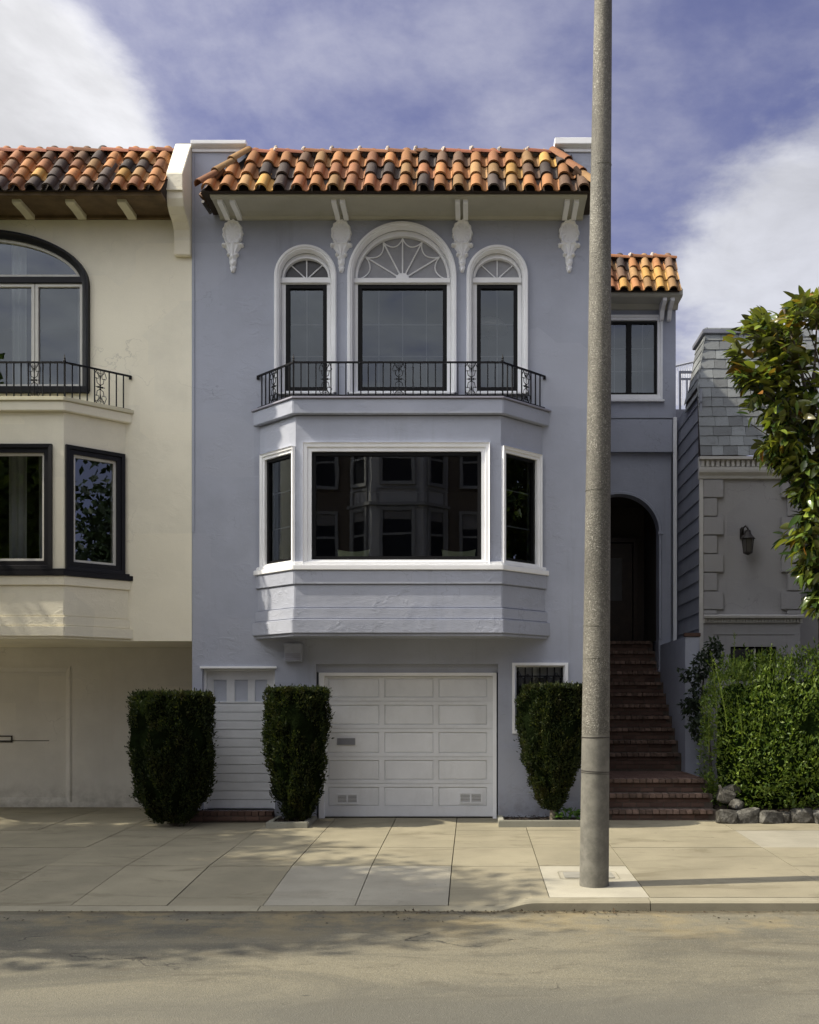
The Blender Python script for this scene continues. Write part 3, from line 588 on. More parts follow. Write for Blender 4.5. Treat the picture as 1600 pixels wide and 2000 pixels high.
# ================================================================== LAVENDER HOUSE
HL, HR, HCX = X(375) + 0.004, 1.96, -1.085; EL0 = X(392, 15.25)
house = thing('lavender_house', (HCX, D, 0), 'lavender grey stucco row house with white arched windows, bay window and tiled eave', 'house')
Tf = front_T(D)
zb_up = Z(768)
wins = [(X(597), 60 / 130, Z(540)), (X(785.5), 106 / 130, Z(541)), (X(971.5), 59.5 / 130, Z(540))]
openings = []
for cx, ro, zs in wins: openings.append(arch_path(cx, ro - 0.075, zb_up, zs, 22))
gx0, gx1, gzt = X(617), X(973), Z(1297)
dx0, dx1, dzt = X(395), X(537), Z(1306)
bx0, bx1, bz0, bz1 = X(1003), X(1107), Z(1430), Z(1297)
outer = [(HL, -0.3), (HL, Z(297)), (HR, Z(297)), (HR, -0.3)]
bayop = rect(HCX - 1.9, HCX + 1.9, Z(1100), Z(845))
MB(Tf).slab_holes(outer, openings + [rect(gx0, gx1, -0.2, gzt), rect(dx0, dx1, 0.12, dzt), rect(bx0, bx1, bz0, bz1), bayop], 0, 0.28).build('front_wall', M['lav'], house)
MB().box(HR - 0.25, HR, D + 0.281, 26, -0.3, Z(297)).build('side_wall', M['lav'], house)
MB().box(HL, HL + 0.25, D + 0.281, 26, -0.3, Z(297)).build('side_wall', M['lav'], house)
MB().box(HL + .25, HR - .25, D + 0.281, 26, 9.3, 9.5).build('flat_roof', M['deck'], house)
MB().box(HL + .25, HR - .25, 25.8, 26, -0.3, 9.299).build('back_wall', M['lav'], house)
# parapet caps left and right of the tiled roof
for a, b, top in ((HL + .0, X(483), Z(278)), (X(1083), HR + 0.10, Z(273))):
    z0 = Z(297)
    if a > 0: MB().box(a, HR, D + 0.02, D + 0.9, z0 + .001, Z(290)).build('parapet', M['lav'], house)
    pc = MB().prism([(D - 0.05, Z(291)), (D - 0.10, Z(287)), (D - 0.10, top - .015), (D - .02, top), (D + 0.95, top), (D + 0.95, Z(291))], a, b, 'x').build('parapet_cap', M['white'], house, bevel=0.006)
    MB().box(a + .001, b - 0.06, D - 0.025, D + 0.019, z0 - 0.005, Z(291) - .002).build('cap_moulding', M['white'], house)
MB().box(X(345), X(405), D + 0.1, D + 1.5, Z(278) + .01, Z(272)).build('flashing', M['metalcap'], house, bevel=.01)
MB(Tf).box(HL + .001, HL + .035, -.012, -.001, Z(1040), Z(300)).build('edge_strip', M['lav'], house)
MB().tube([(EL0 - .02, 15.45, 9.02), (EL0 + .0, 15.55, 9.0), (EL0 + .03, 15.7, 8.97)], .025, 7).build('drip_spout', M['bronze'], house)
# rooms behind the glass
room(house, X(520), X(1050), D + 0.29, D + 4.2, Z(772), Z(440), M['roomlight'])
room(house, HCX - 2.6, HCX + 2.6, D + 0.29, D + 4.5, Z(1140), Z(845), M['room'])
# --- arched windows
for i, ((cx, ro, zs), op) in enumerate(zip(wins, openings)):
    big = i == 1; ri = ro - 0.075
    MB(Tf).sweep(arch_path(cx, ri, zb_up, zs, 32), [(-0.012, 0.06), (-0.012, -0.012), (0.012, -0.045), (0.030, -0.045), (0.036, -0.062), (0.070, -0.062), (0.082, -0.03), (0.082, 0.002)]).build('arch_trim', M['white'], house, smooth=True)
    rw = ri - 0.013
    # inner casing around lunette and window
    fw = 0.062 if not big else 0.055; wl, wr, wt, wb = cx - rw + fw, cx + rw - fw, Z(552), zb_up + 0.055
    zl = zs - 0.035
    rl = (88 if big else 43) / 130; rlz = (82 if big else 37) / 130
    lun = [(cx - rl, zl + 0.04)] + [(cx - rl * math.cos(math.pi * k / 24), zl + 0.045 + rlz * math.sin(math.pi * k / 24)) for k in range(25)] + [(cx + rl, zl + 0.04)]
    full = arch_path(cx, rw, zb_up + .0, zs, 32)
    casing = MB(Tf).slab_holes(full, [lun, rect(wl, wr, wb, wt)], 0.07, 0.16).build('casing', M['white'], house)
    # stepped arch moulding inside
    MB(Tf).sweep(lun[1:-1], [(0.0, 0.069), (0.0, 0.05), (0.025, 0.05), (0.04, 0.069)]).build('lunette_moulding', M['white'], casing, smooth=True)
    MB(Tf).box(cx - rw + .002, cx + rw - .002, 0.03, 0.069, wt + 0.012, zl + 0.035).build('transom', M['white'], casing, bevel=.006)
    MB(Tf).add([(p[0], 0.13, p[1]) for p in lun], [tuple(range(len(lun)))]).build('lunette_pane', M['darklunette'] if i == 0 else M['lunette'], casing, recalc=False)
    zc_ = zl + 0.045
    if big:
        hub = []
        MB(Tf).prism([(cx - 0.10, zc_ - .004)] + [(cx - 0.10 * math.cos(math.pi * k / 10), zc_ + 0.085 * math.sin(math.pi * k / 10)) for k in range(11)] + [(cx + 0.10, zc_ - .004)], 0.085, 0.129, 'y').build('fan_hub', M['white'], casing)
        angs = [180, 147, 116, 90, 64, 33, 0]; tips = [(cx + rl * math.cos(R(a)) * 0.985, zc_ + rlz * math.sin(R(a)) * 0.985) for a in angs]
        for a, tp in list(zip(angs, tips))[1:-1]:
            MB(Tf).tube([(cx + .08 * math.cos(R(a)), 0.115, zc_ + .07 * math.sin(R(a))), (tp[0], 0.115, tp[1])], 0.0125, 6).build('fan_rib', M['white'], casing)
        for p, q in zip(tips[:-1], tips[1:]):
            mx_, mz_ = (p[0] + q[0]) / 2, (p[1] + q[1]) / 2; dx_, dz_ = cx - mx_, zc_ - mz_; l_ = math.hypot(dx_, dz_); ch = math.hypot(p[0] - q[0], p[1] - q[1])
            pth = []
            for k in range(11):
                t = k / 10; bow = 0.34 * ch * math.sin(math.pi * t) ** 0.8; pth.append((p[0] + (q[0] - p[0]) * t + dx_ / l_ * bow, 0.118, p[1] + (q[1] - p[1]) * t + dz_ / l_ * bow))
            MB(Tf).tube(pth, 0.0105, 6).build('fan_swag', M['white'], casing, smooth=True)
    else:
        for a in (135, 90, 45): MB(Tf).tube([(cx, 0.115, zc_ - .01), (cx + rl * 1.0 * math.cos(R(a)), 0.115, zc_ + rlz * 1.0 * math.sin(R(a)))], 0.010, 6).build('fan_rib', M['white'], casing)
    hz = [('h', wt - (wt - wb) * 0.36), ('h', wt - (wt - wb) * 0.66)]
    vz = [('v', cx - 0.36), ('v', cx), ('v', cx + 0.36)] if big else [('v', cx)]
    gwin(house, Tf, (wl, wr, wb, wt), 0.06 if not big else 0.062, 0.08, M['black'], 'window', muntins=hz + vz, din=0.075)
    MB(Tf).box(cx - rw - 0.06, cx + rw + 0.06, -0.075, 0.06, zb_up - 0.03, zb_up - 0.002).build('sill', M['white'], house, bevel=.005)
# --- shell ornaments
def shell_mesh():
    Wd, H = 0.335, 0.80; nx, nz = 50, 116
    def hf(x, z):          # z measured downward from the top
        h = -1
        ex, ez = x / 0.150, (z - 0.205) / 0.195; r_ = math.hypot(ex, ez); a = math.atan2(ez, ex)
        sc_ = 1 + 0.035 * math.cos(a * 13)
        if r_ < sc_ and z < 0.36:
            d_ = r_ / sc_; h = max(h, 0.022 + 0.045 * math.exp(-((d_ - .93) / .085) ** 2) + 0.018 * (1 - d_ * d_) + 0.004 * math.cos(a * 13) * d_)
        for sx in (-1, 1):
            q = ((x - sx * 0.135) / 0.035) ** 2 + ((z - 0.385) / 0.032) ** 2
            if q < 1: h = max(h, 0.075 * math.sqrt(1 - q) )
            q = ((x - sx * 0.065) / 0.026) ** 2 + ((z - 0.525) / 0.028) ** 2
            if q < 1: h = max(h, 0.065 * math.sqrt(1 - q))
        if 0.34 < z < 0.40:
            q = ((z - .37 + .15 * (0.09 - abs(x)) ) / 0.02) ** 2
            if q < 1 and abs(x) < 0.12: h = max(h, 0.055 * math.sqrt(1 - q))
        if 0.36 < z < 0.55:
            t = (z - .36) / .19; hw = 0.125 * (1 - t) ** 1.6 + 0.052
            if abs(x) < hw: h = max(h, 0.045 * math.sqrt(1 - (x / hw) ** 2) + 0.008 * math.cos(x / hw * 11))
        if 0.53 < z < 0.79:
            t = (z - .53) / .26; hw = 0.062 * (1 - 0.55 * t) * (1 + 0.10 * math.sin(t * 19))
            if t > 0.9: hw *= math.sqrt(max(0, 1 - ((t - .9) / .1) ** 2))
            if hw > 0 and abs(x) < hw: h = max(h, 0.040 * math.sqrt(1 - (x / hw) ** 2) + 0.016 * noise.noise(Vector((x * 38, z * 32, 1.3))) + 0.008 * math.sin((z * 60 + x * 45)))
        return h
    b = MB(); idx = {}; vs_ = []; fs = []
    H_ = [[hf(-Wd / 2 + Wd * i / nx, H * j / nz) for i in range(nx + 1)] for j in range(nz + 1)]
    def vid(i, j):
        if (i, j) not in idx:
            idx[(i, j)] = len(vs_); vs_.append((-Wd / 2 + Wd * i / nx, -max(H_[j][i], -0.0), -H * j / nz))
        return idx[(i, j)]
    for j in range(nz):
        for i in range(nx):
            if max(H_[j][i], H_[j][i + 1], H_[j + 1][i], H_[j + 1][i + 1]) > 0: fs.append((vid(i, j), vid(i, j + 1), vid(i + 1, j + 1), vid(i + 1, j)))
    return b.add(vs_, fs).mesh('shell_ornament', M['white'], smooth='full')
SHELL = shell_mesh()
for px in (455.5, 667, 903, 1111.5): inst('shell_ornament', SHELL, house, (X(px), D - 0.004, Z(430)))
# --- eave: soffit, brackets, tiles
EY, EZ = 15.25, Z(372, 15.25)
eav = MB().prism([(15.34, 9.15), (15.34, 9.062), (15.37, 9.045), (15.44, 9.042), (15.46, 9.055), (15.80, 9.045), (15.92, 9.025), (15.95, 8.995), (D - .002, 8.992), (D - .002, 9.4)], -3.80, 1.64, 'x').build('eave', M['ivory'], house)
for px0 in (433, 457, 654, 670.5, 894, 909.5, 1107, 1125):
    xx = X(px0, 15.55); bw = 0.036
    MB().prism([(15.43, 9.060), (15.43, 8.995), (15.47, 8.985), (15.75, 8.985), (15.88, 8.972), (15.949, 8.968), (15.949, 9.06)], xx - bw, xx + bw, 'x').build('bracket', M['white'], eav, bevel=.006)
RL, RR_, RDG = X(483), X(1085), Z(303)
EL, ER = X(392, EY), 1.74
roof = MB().add([(RL, D - .01, RDG - .03), (RR_, D - .01, RDG - .03), (ER, EY, EZ - .01), (EL, EY, EZ - .01), (EL, D - .01, EZ - .01), (ER, D - .01, EZ - .01)], [(0, 3, 2, 1), (0, 4, 3), (1, 2, 5), (3, 4, 5, 2)]).build('tiled_roof', M['deck'], house)
tile_slope(roof, EL + 0.02, ER - 0.0, (D, RDG), (EY, EZ), (ER - EL - .02) / 22, 3, RL - EL, ER - RR_)
ridge_line(roof, (RL + .02, D - 0.02, RDG + 0.00), (RR_, D - 0.02, RDG + 0.00), 0.41)
ridge_line(roof, (EL - .02, EY - .02, EZ + .06), (RL + .02, D - .06, RDG + .03), 0.42, (2, 3), False)
ridge_line(roof, (ER + .02, EY - .02, EZ + .06), (RR_ - .02, D - .06, RDG + .03), 0.42, (2, 3), False)
for sgn, xe in ((-1, EL), (1, ER)):
    for k, (yy, up) in enumerate(((15.50, 0.0), (15.75, 0.0))):
        inst('roof_tile', tmesh(3, .252), roof, (xe + sgn * 0.03, yy - sgn * .05, EZ + 0.01), (R(48), 0, R(90) * sgn))
# --- bay
BH, FH, BD = 2.12, 1.48, 0.64
zs0, zs1 = Z(1103, 15.36), Z(812, 15.36)
fac = facets(HCX, BH, FH, BD)
fl = fac[0][1]
wz0, wz1 = Z(1096, 15.36), Z(879, 15.36)
u0, u1 = X(606, 15.36) - (HCX - FH), X(943, 15.36) - (HCX - FH)
so_ = (0.115, fl - 0.075, wz0, wz1)
so_r = (0.075, fl - 0.115, wz0, wz1)
bay_wall(fac, [so_, (u0, u1, wz0, wz1), so_r], zs0 - .02, zs1, M['lav'], house)
for (T, ln), op in zip(fac, [so_, (u0, u1, wz0, wz1), so_r]):
    big = ln > 2; fwid = 0.10 if big else 0.062
    MB(T).sweep(rect(*op), [(-0.02, 0.03), (-0.02, -0.012), (fwid * .35, -0.012), (fwid * .42, -0.032), (fwid * .85, -0.036), (fwid, -0.05), (fwid, 0.002), (-.0, 0.03)], True).build('window_trim', M['white'], house)
    g = gwin(house, T, (op[0] + .021, op[1] - .021, op[2] + .021, op[3] - .021), 0.055 if big else 0.045, 0.07, M['black'], 'window', din=0.025, muntins=[('h', op[3] - (op[3] - op[2]) * .33), ('h', op[3] - (op[3] - op[2]) * .66)] if not big else ())
sill = bay_slab(HCX, BH, FH, BD, 0.075, Z(1113, 15.3), Z(1103, 15.3), 'bay_sill', M['white'], house, .008)
bay_slab(HCX, BH, FH, BD, 0.045, Z(1103, 15.3) + .001, Z(1103, 15.3) + .05, 'sill_moulding', M['white'], house, .01)
for o, a, b in ((0.052, 1113, 1141), (0.030, 1141, 1187), (0.058, 1187, 1209), (0.085, 1209, 1237)):
    bay_slab(HCX, BH, FH, BD, o, Z(b, 15.3) + .0012, Z(a, 15.3) - .0012, 'bay_band', M['lav'], house, .012)
bay_slab(HCX, BH, FH, BD, 0.055, Z(1237, 15.3) - .04, Z(1237, 15.3), 'bay_underside', M['lav'], house, .006)
bay_slab(HCX, BH, FH, BD, 0.075, Z(808, 15.3), Z(779, 15.3), 'bay_cornice', M['lav'], house, .014)
bay_slab(HCX, BH, FH, BD, 0.10, Z(779, 15.3) + .001, Z(779, 15.3) + .032, 'balcony_ledge', M['greytrim'], house, .006)
bay_slab(HCX, BH, FH, BD, 0.02, Z(779, 15.3) + .033, Z(779, 15.3) + .07, 'balcony_deck', M['dark'], house, .006)
railing(house, bay_pts(HCX, 2.12, 1.485, 0.665, 0.0)[0:1] and [(HCX - 2.15, D - .01), (HCX - 1.505, D - .67), (HCX + 1.505, D - .67), (HCX + 2.15, D - .01)], Z(771, 15.33), Z(707, 15.33), ([0.45], [0.152, 0.504, 0.85], [0.55]))
# --- garage door
MB(Tf).box(gx0, gx1, 0.10, 0.20, Z(1313), gzt - .001).build('garage_header', M['lav'], house)
gd0, gd1, gdt = X(632), X(963), Z(1320)
MB(Tf).slab_holes([(gx0 + .03, -0.2), (gx0 + .03, Z(1313) - .002), (gx1 - .02, Z(1313) - .002), (gx1 - .02, -0.2)], [[(gd0, -.15), (gd0, gdt), (gd1, gdt), (gd1, -.15)]], 0.08, 0.24).build('garage_frame', M['white'], house, bevel=.004)
gdoor = MB(Tf).box(gd0 - .01, gd1 + .01, 0.17, 0.21, 0.02, gdt + .01).build('garage_door', M['door'], house)
cols = [(638, 739), (749, 846), (856, 952)]; rows = [(1325, 1362), (1377, 1416), (1431, 1472), (1486, 1525), (1539, 1577)]
cells = [rect(X(a), X(b), Z(d), Z(c)) for a, b in cols for c, d in rows]
# five sections with sunk panels
secs = [1320.5, 1369.5, 1423.5, 1479, 1532, 1597]
for k in range(5):
    zt, zb = Z(secs[k]) - .002, Z(secs[k + 1]) + .002
    MB(Tf).slab_holes(rect(gd0, gd1, zb, zt), [rect(X(a), X(b), Z(rows[k][1]), Z(rows[k][0])) for a, b in cols], 0.150, 0.1695).build('door_section', M['door'], gdoor, bevel=.003)
    for a, b in cols:
        q = 0.022; xa, xb, za, zb_ = X(a) + .002, X(b) - .002, Z(rows[k][1]) + .002, Z(rows[k][0]) - .002
        MB(Tf).add([(xa, .1692, za), (xb, .1692, za), (xb, .1692, zb_), (xa, .1692, zb_), (xa + q, .158, za + q), (xb - q, .158, za + q), (xb - q, .158, zb_ - q), (xa + q, .158, zb_ - q)], [(0, 1, 5, 4), (1, 2, 6, 5), (2, 3, 7, 6), (3, 0, 4, 7), (4, 5, 6, 7)]).build('panel', M['door'], gdoor)
def louvre(T, x0, x1, z0, z1, d, parent, mat, name='vent', n=6, split=True):
    fr = MB(T).sweep(rect(x0, x1, z0, z1), [(-.002, d), (-.002, d - .012), (.018, d - .012), (.018, d)], True).build(name, mat, parent)
    MB(T).box(x0, x1, d - .002, d, z0, z1).build('vent_back', M['metalcap'], fr)
    xm = (x0 + x1) / 2
    for a, b in (((x0, xm - .012), (xm + .012, x1)) if split else ((x0, x1),)):
        for k in range(n):
            zz = z0 + (z1 - z0) * (k + .5) / n; h = (z1 - z0) / n * .42
            MB(T).add([(a, d - .003, zz - h), (b, d - .003, zz - h), (b, d - .011, zz + h * .2), (a, d - .011, zz + h * .2), (a, d - .009, zz + h * .6), (b, d - .009, zz + h * .6)], [(0, 1, 2, 3), (3, 2, 5, 4)]).build('slat', mat, fr)
    if split: MB(T).box(xm - .011, xm + .011, d - .011, d - .002, z0, z1).build('vent_bar', mat, fr)
louvre(Tf, X(657), X(695), Z(1570), Z(1554), 0.157, gdoor, M['door']); louvre(Tf, X(899), X(940), Z(1569), Z(1552), 0.157, gdoor, M['door'])
ms = MB(Tf).sweep(rect(X(658), X(690), Z(1454), Z(1444)), [(-.0, .158), (-.0, .143), (.014, .143), (.014, .158)], True).build('mail_slot', M['steel'], gdoor)
MB(Tf).box(X(658), X(690), .150, .157, Z(1454), Z(1444)).build('flap', M['metalcap'], ms)
MB(Tf).box(gd0, gd1, 0.145, 0.168, 0.0, 0.018).build('weather_strip', M['dark'], gdoor)
room(house, gx0 - .1, gx1 + .1, D + .29, D + 2, -0.3, 2.6, M['dark'])
# --- side door
sdoor = MB(Tf).box(dx0 + .015, dx1 - .04, 0.19, 0.23, 0.14, dzt - .03).build('side_door', M['door'], house)
MB(Tf).sweep([(dx0, 0.14), (dx0, dzt), (dx1, dzt), (dx1, 0.14)], [(-.035, .28), (-.035, .10), (0.0, .10), (0.0, .28)]).build('door_frame', M['white'], house)
MB(Tf).box(dx0 - .03, dx1 + .03, -0.035, 0.10, dzt + .001, dzt + .035).build('door_hood', M['white'], house, bevel=.005)
lite = [(413, 438), (454, 480), (494, 518)]; lz0, lz1 = Z(1370), Z(1327)
MB(Tf).slab_holes(rect(dx0 + .036, dx1 - .036, Z(1373), dzt - .036), [rect(X(a), X(b), lz0, lz1) for a, b in lite], 0.155, 0.189).build('top_panel', M['door'], sdoor, bevel=.003)
for a, b in lite: MB(Tf).box(X(a), X(b), 0.180, 0.188, lz0, lz1).build('door_pane', M['frost'], sdoor)
npl = 12; zt = Z(1374); zb = Z(1581)
for k in range(npl):
    a, b = zt - (zt - zb) * (k + 1) / npl + .004, zt - (zt - zb) * k / npl - .002
    MB(Tf).box(dx0 + .036, dx1 - .036, 0.157 + random.uniform(0, .003), 0.189, a, b).build('plank', M['door'], sdoor, bevel=.004)
# louvred wall vent
vb = MB(Tf).box(X(557), X(592), -0.10, -0.002, Z(1293), Z(1257)).build('wall_vent', M['lav'], house, bevel=.008)
for k in range(4): MB(Tf).box(X(560), X(589), -0.108, -0.101, Z(1290) + k * .028, Z(1290) + k * .028 + .016).build('slat', M['greytrim'], vb)
# barred basement window
bw_ = MB(Tf).sweep(rect(bx0, bx1, bz0, bz1), [(-.045, .16), (-.045, .02), (-.02, -.03), (0.02, -.03), (.02, .002), (-.0, .002), (0, .16)], True).build('barred_window', M['white'], house)
MB(Tf).add([(bx0, .15, bz0), (bx1, .15, bz0), (bx1, .15, bz1), (bx0, .15, bz1)], [(0, 1, 2, 3)]).build('pane', M['glass'], bw_, recalc=False)
MB(Tf).box(bx0, bx1, .215, .225, bz0, bz1).build('blind', M['lampshade'], bw_)
cur = MB(); n = 60
def swag(u): return bz1 - 0.10 - 0.08 * abs(math.sin(u * 9)) 
cv_ = []; 
for k in range(n + 1):
    u = k / n; x = bx0 + .05 + (bx1 - bx0 - .1) * u; y = D + .185 + 0.015 * math.sin(u * 45)
    lowz = bz0 + 0.35 + 0.55 * abs(u - 0.5) * (1 if u > .12 else -1.2) - 0.05 * math.sin(u * 30)
    cv_ += [(x, y, bz1 - 0.20 + 0.12 * abs(u - .5) * 2 * (0.5 + .5 * math.sin(u * 31))), (x, y + .01, lowz)]
cur.add(cv_, [(2 * k, 2 * k + 1, 2 * k + 3, 2 * k + 2) for k in range(n)]).build('curtain', M['ragcurtain'], bw_)
for k in range(7):
    x = bx0 + .07 + (bx1 - bx0 - .14) * k / 6
    MB(Tf).box(x - .009, x + .009, .03, .048, bz0 + .05, bz1 - .05).build('bar', M['iron'], bw_)
for zz in (bz1 - .18, bz0 + .20): MB(Tf).box(bx0 + .05, bx1 - .05, .05, .066, zz - .009, zz + .009).build('bar', M['iron'], bw_)
# plinth of the right bay end of the wall
MB(Tf).box(gx1 + .02, HR - .005, -0.022, -0.001, -0.2, Z(1458)).build('plinth', M['lav'], house, bevel=.006)
# brick step in front of the side door
bstep = thing('door_step', (X(465), D - .15, 0), 'low brick step below the white plank side door', 'step')
MB().box(dx0 - .10, dx1 + .0, D - 0.34, D - 0.002, -0.1, 0.085).build('step_core', M['brickmortar'], bstep)
BRK = MB().box(-.098, .098, -.05, .05, -.031, .031).mesh('brick', M['brick'], bevel=.005)
BRN = MB().box(-.046, .046, -.098, .098, -.031, .031).mesh('brick', M['nosing'], bevel=.006)
BRH = MB().box(-.046, .046, -.098, .098, -.031, .031).mesh('brick', M['brick'], bevel=.005)
k = 0; x = dx0 - .05
while x < dx1 - .0:
    inst('brick', BRH, bstep, (x, D - .25, 0.118), (random.uniform(-.01, .01), 0, random.uniform(-.02, .02))); x += 0.102
x = dx0
while x < dx1: inst('brick', BRK, bstep, (x, D - .312, 0.045)); x += .207

# --- entrance wing, set back
WY = 20.6
Tw = front_T(WY)
wx1 = X(1320, WY); wtop = Z(590, WY)
acx, arr = X(1213, WY), 0.75
azs = Z(1038, WY); azt = Z(963, WY)
dfloor = 3.0
wwx0, wwx1, wwz0, wwz1 = X(1172, WY), X(1286, WY), Z(773, WY), Z(624, WY)
wing = MB(Tw).slab_holes(rect(1.6, X(1313, WY), -0.2, Z(880, WY)), [arch_path(acx, arr, dfloor - 1.3, azs, 24, azt - azs)], 0.10, 0.40).build('entrance_wall', M['lav'], house)
MB(Tw).slab_holes(rect(1.6, wx1, Z(883, WY), wtop), [rect(wwx0, wwx1, wwz0, wwz1)], 0.0, 0.3).build('wing_wall', M['lav'], house, bevel=0.0)
MB(Tw).box(1.961, X(1315, WY), -0.035, -0.001, Z(818, WY), Z(806, WY)).build('string_course', M['lav'], house, bevel=.01)
MB(Tw).box(1.961, X(1314, WY), -0.02, -0.001, Z(884, WY), Z(818, WY) - .002).build('apron_panel', M['lav'], house, bevel=.01)
MB(Tw).sweep(arch_path(acx, arr, dfloor, azs, 24, azt - azs), [(0.0, .12), (0.0, .07), (.045, .07), (.06, .099), (.06, .12)]).build('arch_moulding', M['lav'], wing, smooth=True)
MB(Tw).box(acx + arr - .02, acx + arr + .075, .05, .12, azs - .05, azs + .01).build('impost', M['lav'], wing, bevel=.012)
# porch recess with a dark door
px0_, px1_ = acx - arr, acx + arr
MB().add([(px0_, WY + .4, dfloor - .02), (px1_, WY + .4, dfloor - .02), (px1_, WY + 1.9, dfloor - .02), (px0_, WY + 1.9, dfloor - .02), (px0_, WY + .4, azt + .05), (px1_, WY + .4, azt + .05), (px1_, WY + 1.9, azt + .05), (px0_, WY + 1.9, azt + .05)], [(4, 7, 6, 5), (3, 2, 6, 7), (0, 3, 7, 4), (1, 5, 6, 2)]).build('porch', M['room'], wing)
fd_ = MB(Tw).slab_holes(rect(acx - .48, acx + .48, dfloor + .001, dfloor + 2.1), [rect(acx - .27, acx + .27, dfloor + .9, dfloor + 1.8)], 1.78, 1.84).build('front_door', M['wood'], wing, bevel=.006)
MB(Tw).box(acx - .27, acx + .27, 1.80, 1.82, dfloor + .9, dfloor + 1.8).build('door_pane', M['darklunette'], fd_)
MB(Tw).sweep([(acx - .5, dfloor), (acx - .5, dfloor + 2.12), (acx + .5, dfloor + 2.12), (acx + .5, dfloor)], [(0, 1.86), (0, 1.72), (.1, 1.72), (.1, 1.86)]).build('door_frame', M['wood'], fd_)
# wing window
MB(Tw).sweep(rect(wwx0, wwx1, wwz0, wwz1), [(-.02, .05), (-.02, -.02), (.03, -.02), (.035, -.045), (.075, -.05), (.085, .002), (0, .05)], True).build('window_trim', M['white'], house)
MB(Tw).box(wwx0 - .11, wwx1 + .11, -.075, -.002, wwz0 - .085 - .04, wwz0 - .086).build('sill', M['white'], house, bevel=.006)
xm = X(1229, WY)
for a, b in ((wwx0 + .021, xm), (xm + .001, wwx1 - .021)): gwin(house, Tw, (a, b, wwz0 + .021, wwz1 - .021), 0.05, 0.07, M['black'], 'window', din=.03, muntins=[('v', (a + b) / 2), ('h', wwz1 - .36 * (wwz1 - wwz0)), ('h', wwz1 - .66 * (wwz1 - wwz0))])
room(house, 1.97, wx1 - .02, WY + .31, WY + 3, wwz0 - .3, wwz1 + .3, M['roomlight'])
# wing eave and tiles
we_y, we_z = WY - 0.62, Z(567, WY - 0.62)
weav = MB().prism([(WY - .55, we_z + .05), (WY - .55, we_z - .05), (WY - .50, we_z - .075), (WY - .12, Z(600, WY) + .02), (WY - .05, Z(606, WY)), (WY - .001, Z(606, WY)), (WY - .001, we_z + .4)], 1.6, wx1 + .03, 'x').build('eave', M['ivory'], house)
for px0 in (1296, 1311): xx = X(px0, WY - .3); MB().prism([(WY - .47, we_z - .06), (WY - .47, we_z - .13), (WY - .20, we_z - .22), (WY - .10, we_z - .36), (WY - .02, we_z - .38), (WY - .02, we_z - .05)], xx - .04, xx + .04, 'x').build('bracket', M['white'], weav, bevel=.006)
wrz = Z(506, WY); wrx = X(1331, we_y)
wroof = MB().add([(1.6, WY - .01, wrz - .03), (wrx - .03, WY - .01, wrz - .03), (wrx - .03, we_y, we_z - .01), (1.6, we_y, we_z - .01), (1.6, WY, we_z - .01), (wrx - .03, WY, we_z - .01)], [(0, 3, 2, 1), (1, 2, 5), (3, 4, 5, 2)]).build('tiled_roof', M['deck'], house)
tile_slope(wroof, wrx - 10 * .232, wrx, (WY, wrz), (we_y, we_z), 0.232, 3, weights=(26, 26, 4, 16, 14, 20))
ridge_line(wroof, (1.75, WY - .02, wrz + .0), (wrx - .02, WY - .02, wrz + .0), 0.45)
MB().box(1.6, wx1, WY + .02, 26, wtop, wtop + .2).build('flat_roof', M['deck'], house)
MB().box(wx1 - .25, wx1, WY + .301, 26, -0.2, wtop).build('side_wall', M['lav'], house)
MB().box(X(1315, 20.45), X(1322, 20.45), 20.42, 20.48, 1.0, Z(815, 20.45)).build('downpipe', M['white'], house, bevel=.01)

# ================================================================== BRICK STAIRS
SX0, SX1 = HR + .004, 3.62
stairs = thing('brick_stairs', ((SX0 + SX1) / 2, 15.9, 0), 'long dark red brick stairway climbing to the arched entrance', 'stairs')
steps = [(15.86, 0.150), (16.16, 0.365), (16.47, 0.57)]
yy, zz = 18.5, 0.876
for k in range(11): steps.append((yy + k * 0.296, zz + k * 0.2124))
ends = [s_[0] for s_ in steps[1:]] + [22.2]
prevz = -0.05
for k, ((y0, z1), y1) in enumerate(zip(steps, ends)):
    x1 = SX1 + (0.02 if k < 3 else 0.0)
    st = MB().box(SX0, x1, y0 + .050, y1 + .10, prevz - .1, z1 - .008).build('step', M['brickmortar'], stairs)
    x = SX0 + .052
    while x < x1 - .02:            # header course forming the nosing
        inst('brick', BRN, st, (x, y0 + .098 + random.uniform(-.004, .004), z1 - .031), (random.uniform(-.008, .008), random.uniform(-.012, .012), random.uniform(-.015, .015))); x += .1005
    zr = z1 - .062 - .036
    while zr > prevz + .01 and k < 14:
        x = SX0 + .10 + (0.1 if int(zr * 100) % 2 else 0)
        while x < x1 - .08: inst('brick', BRK, st, (x, y0 + .092, zr)); x += .208
        zr -= .072
    prevz = z1
    if k == 2:                     # landing paved in bricks
        y_ = y0 + .28
        r_ = 0
        while y_ < y1 - .05:
            x = SX0 + .10 + (.1 if r_ % 2 else 0)
            while x < x1 - .08: inst('brick', BRK, st, (x, y_, z1 - .031)); x += .205
            y_ += .108; r_ += 1
# cheek wall with brick coping
cheek = thing('stair_wall', (3.75, 19, 0), 'pale stucco side wall with brick coping right of the stairs', 'wall')
MB().prism([(18.22, -.1), (18.22, 2.88), (WY + .099, 2.88), (WY + .099, -.1)], SX1 + .004, 3.87, 'x').build('wall', M['lav'], cheek, bevel=.012)
y_ = 18.2
while y_ < WY - .1: inst('brick', MB().box(-.14, .14, -.05, .05, -.032, .032).mesh('brick', M['brick'], bevel=.006) if y_ == 18.2 else bpy.data.objects[lastb].data, cheek, (3.745, y_ + .05, 2.915), (0, 0, random.uniform(-.02, .02))); lastb = [o for o in cheek.children][-1].name; y_ += .106

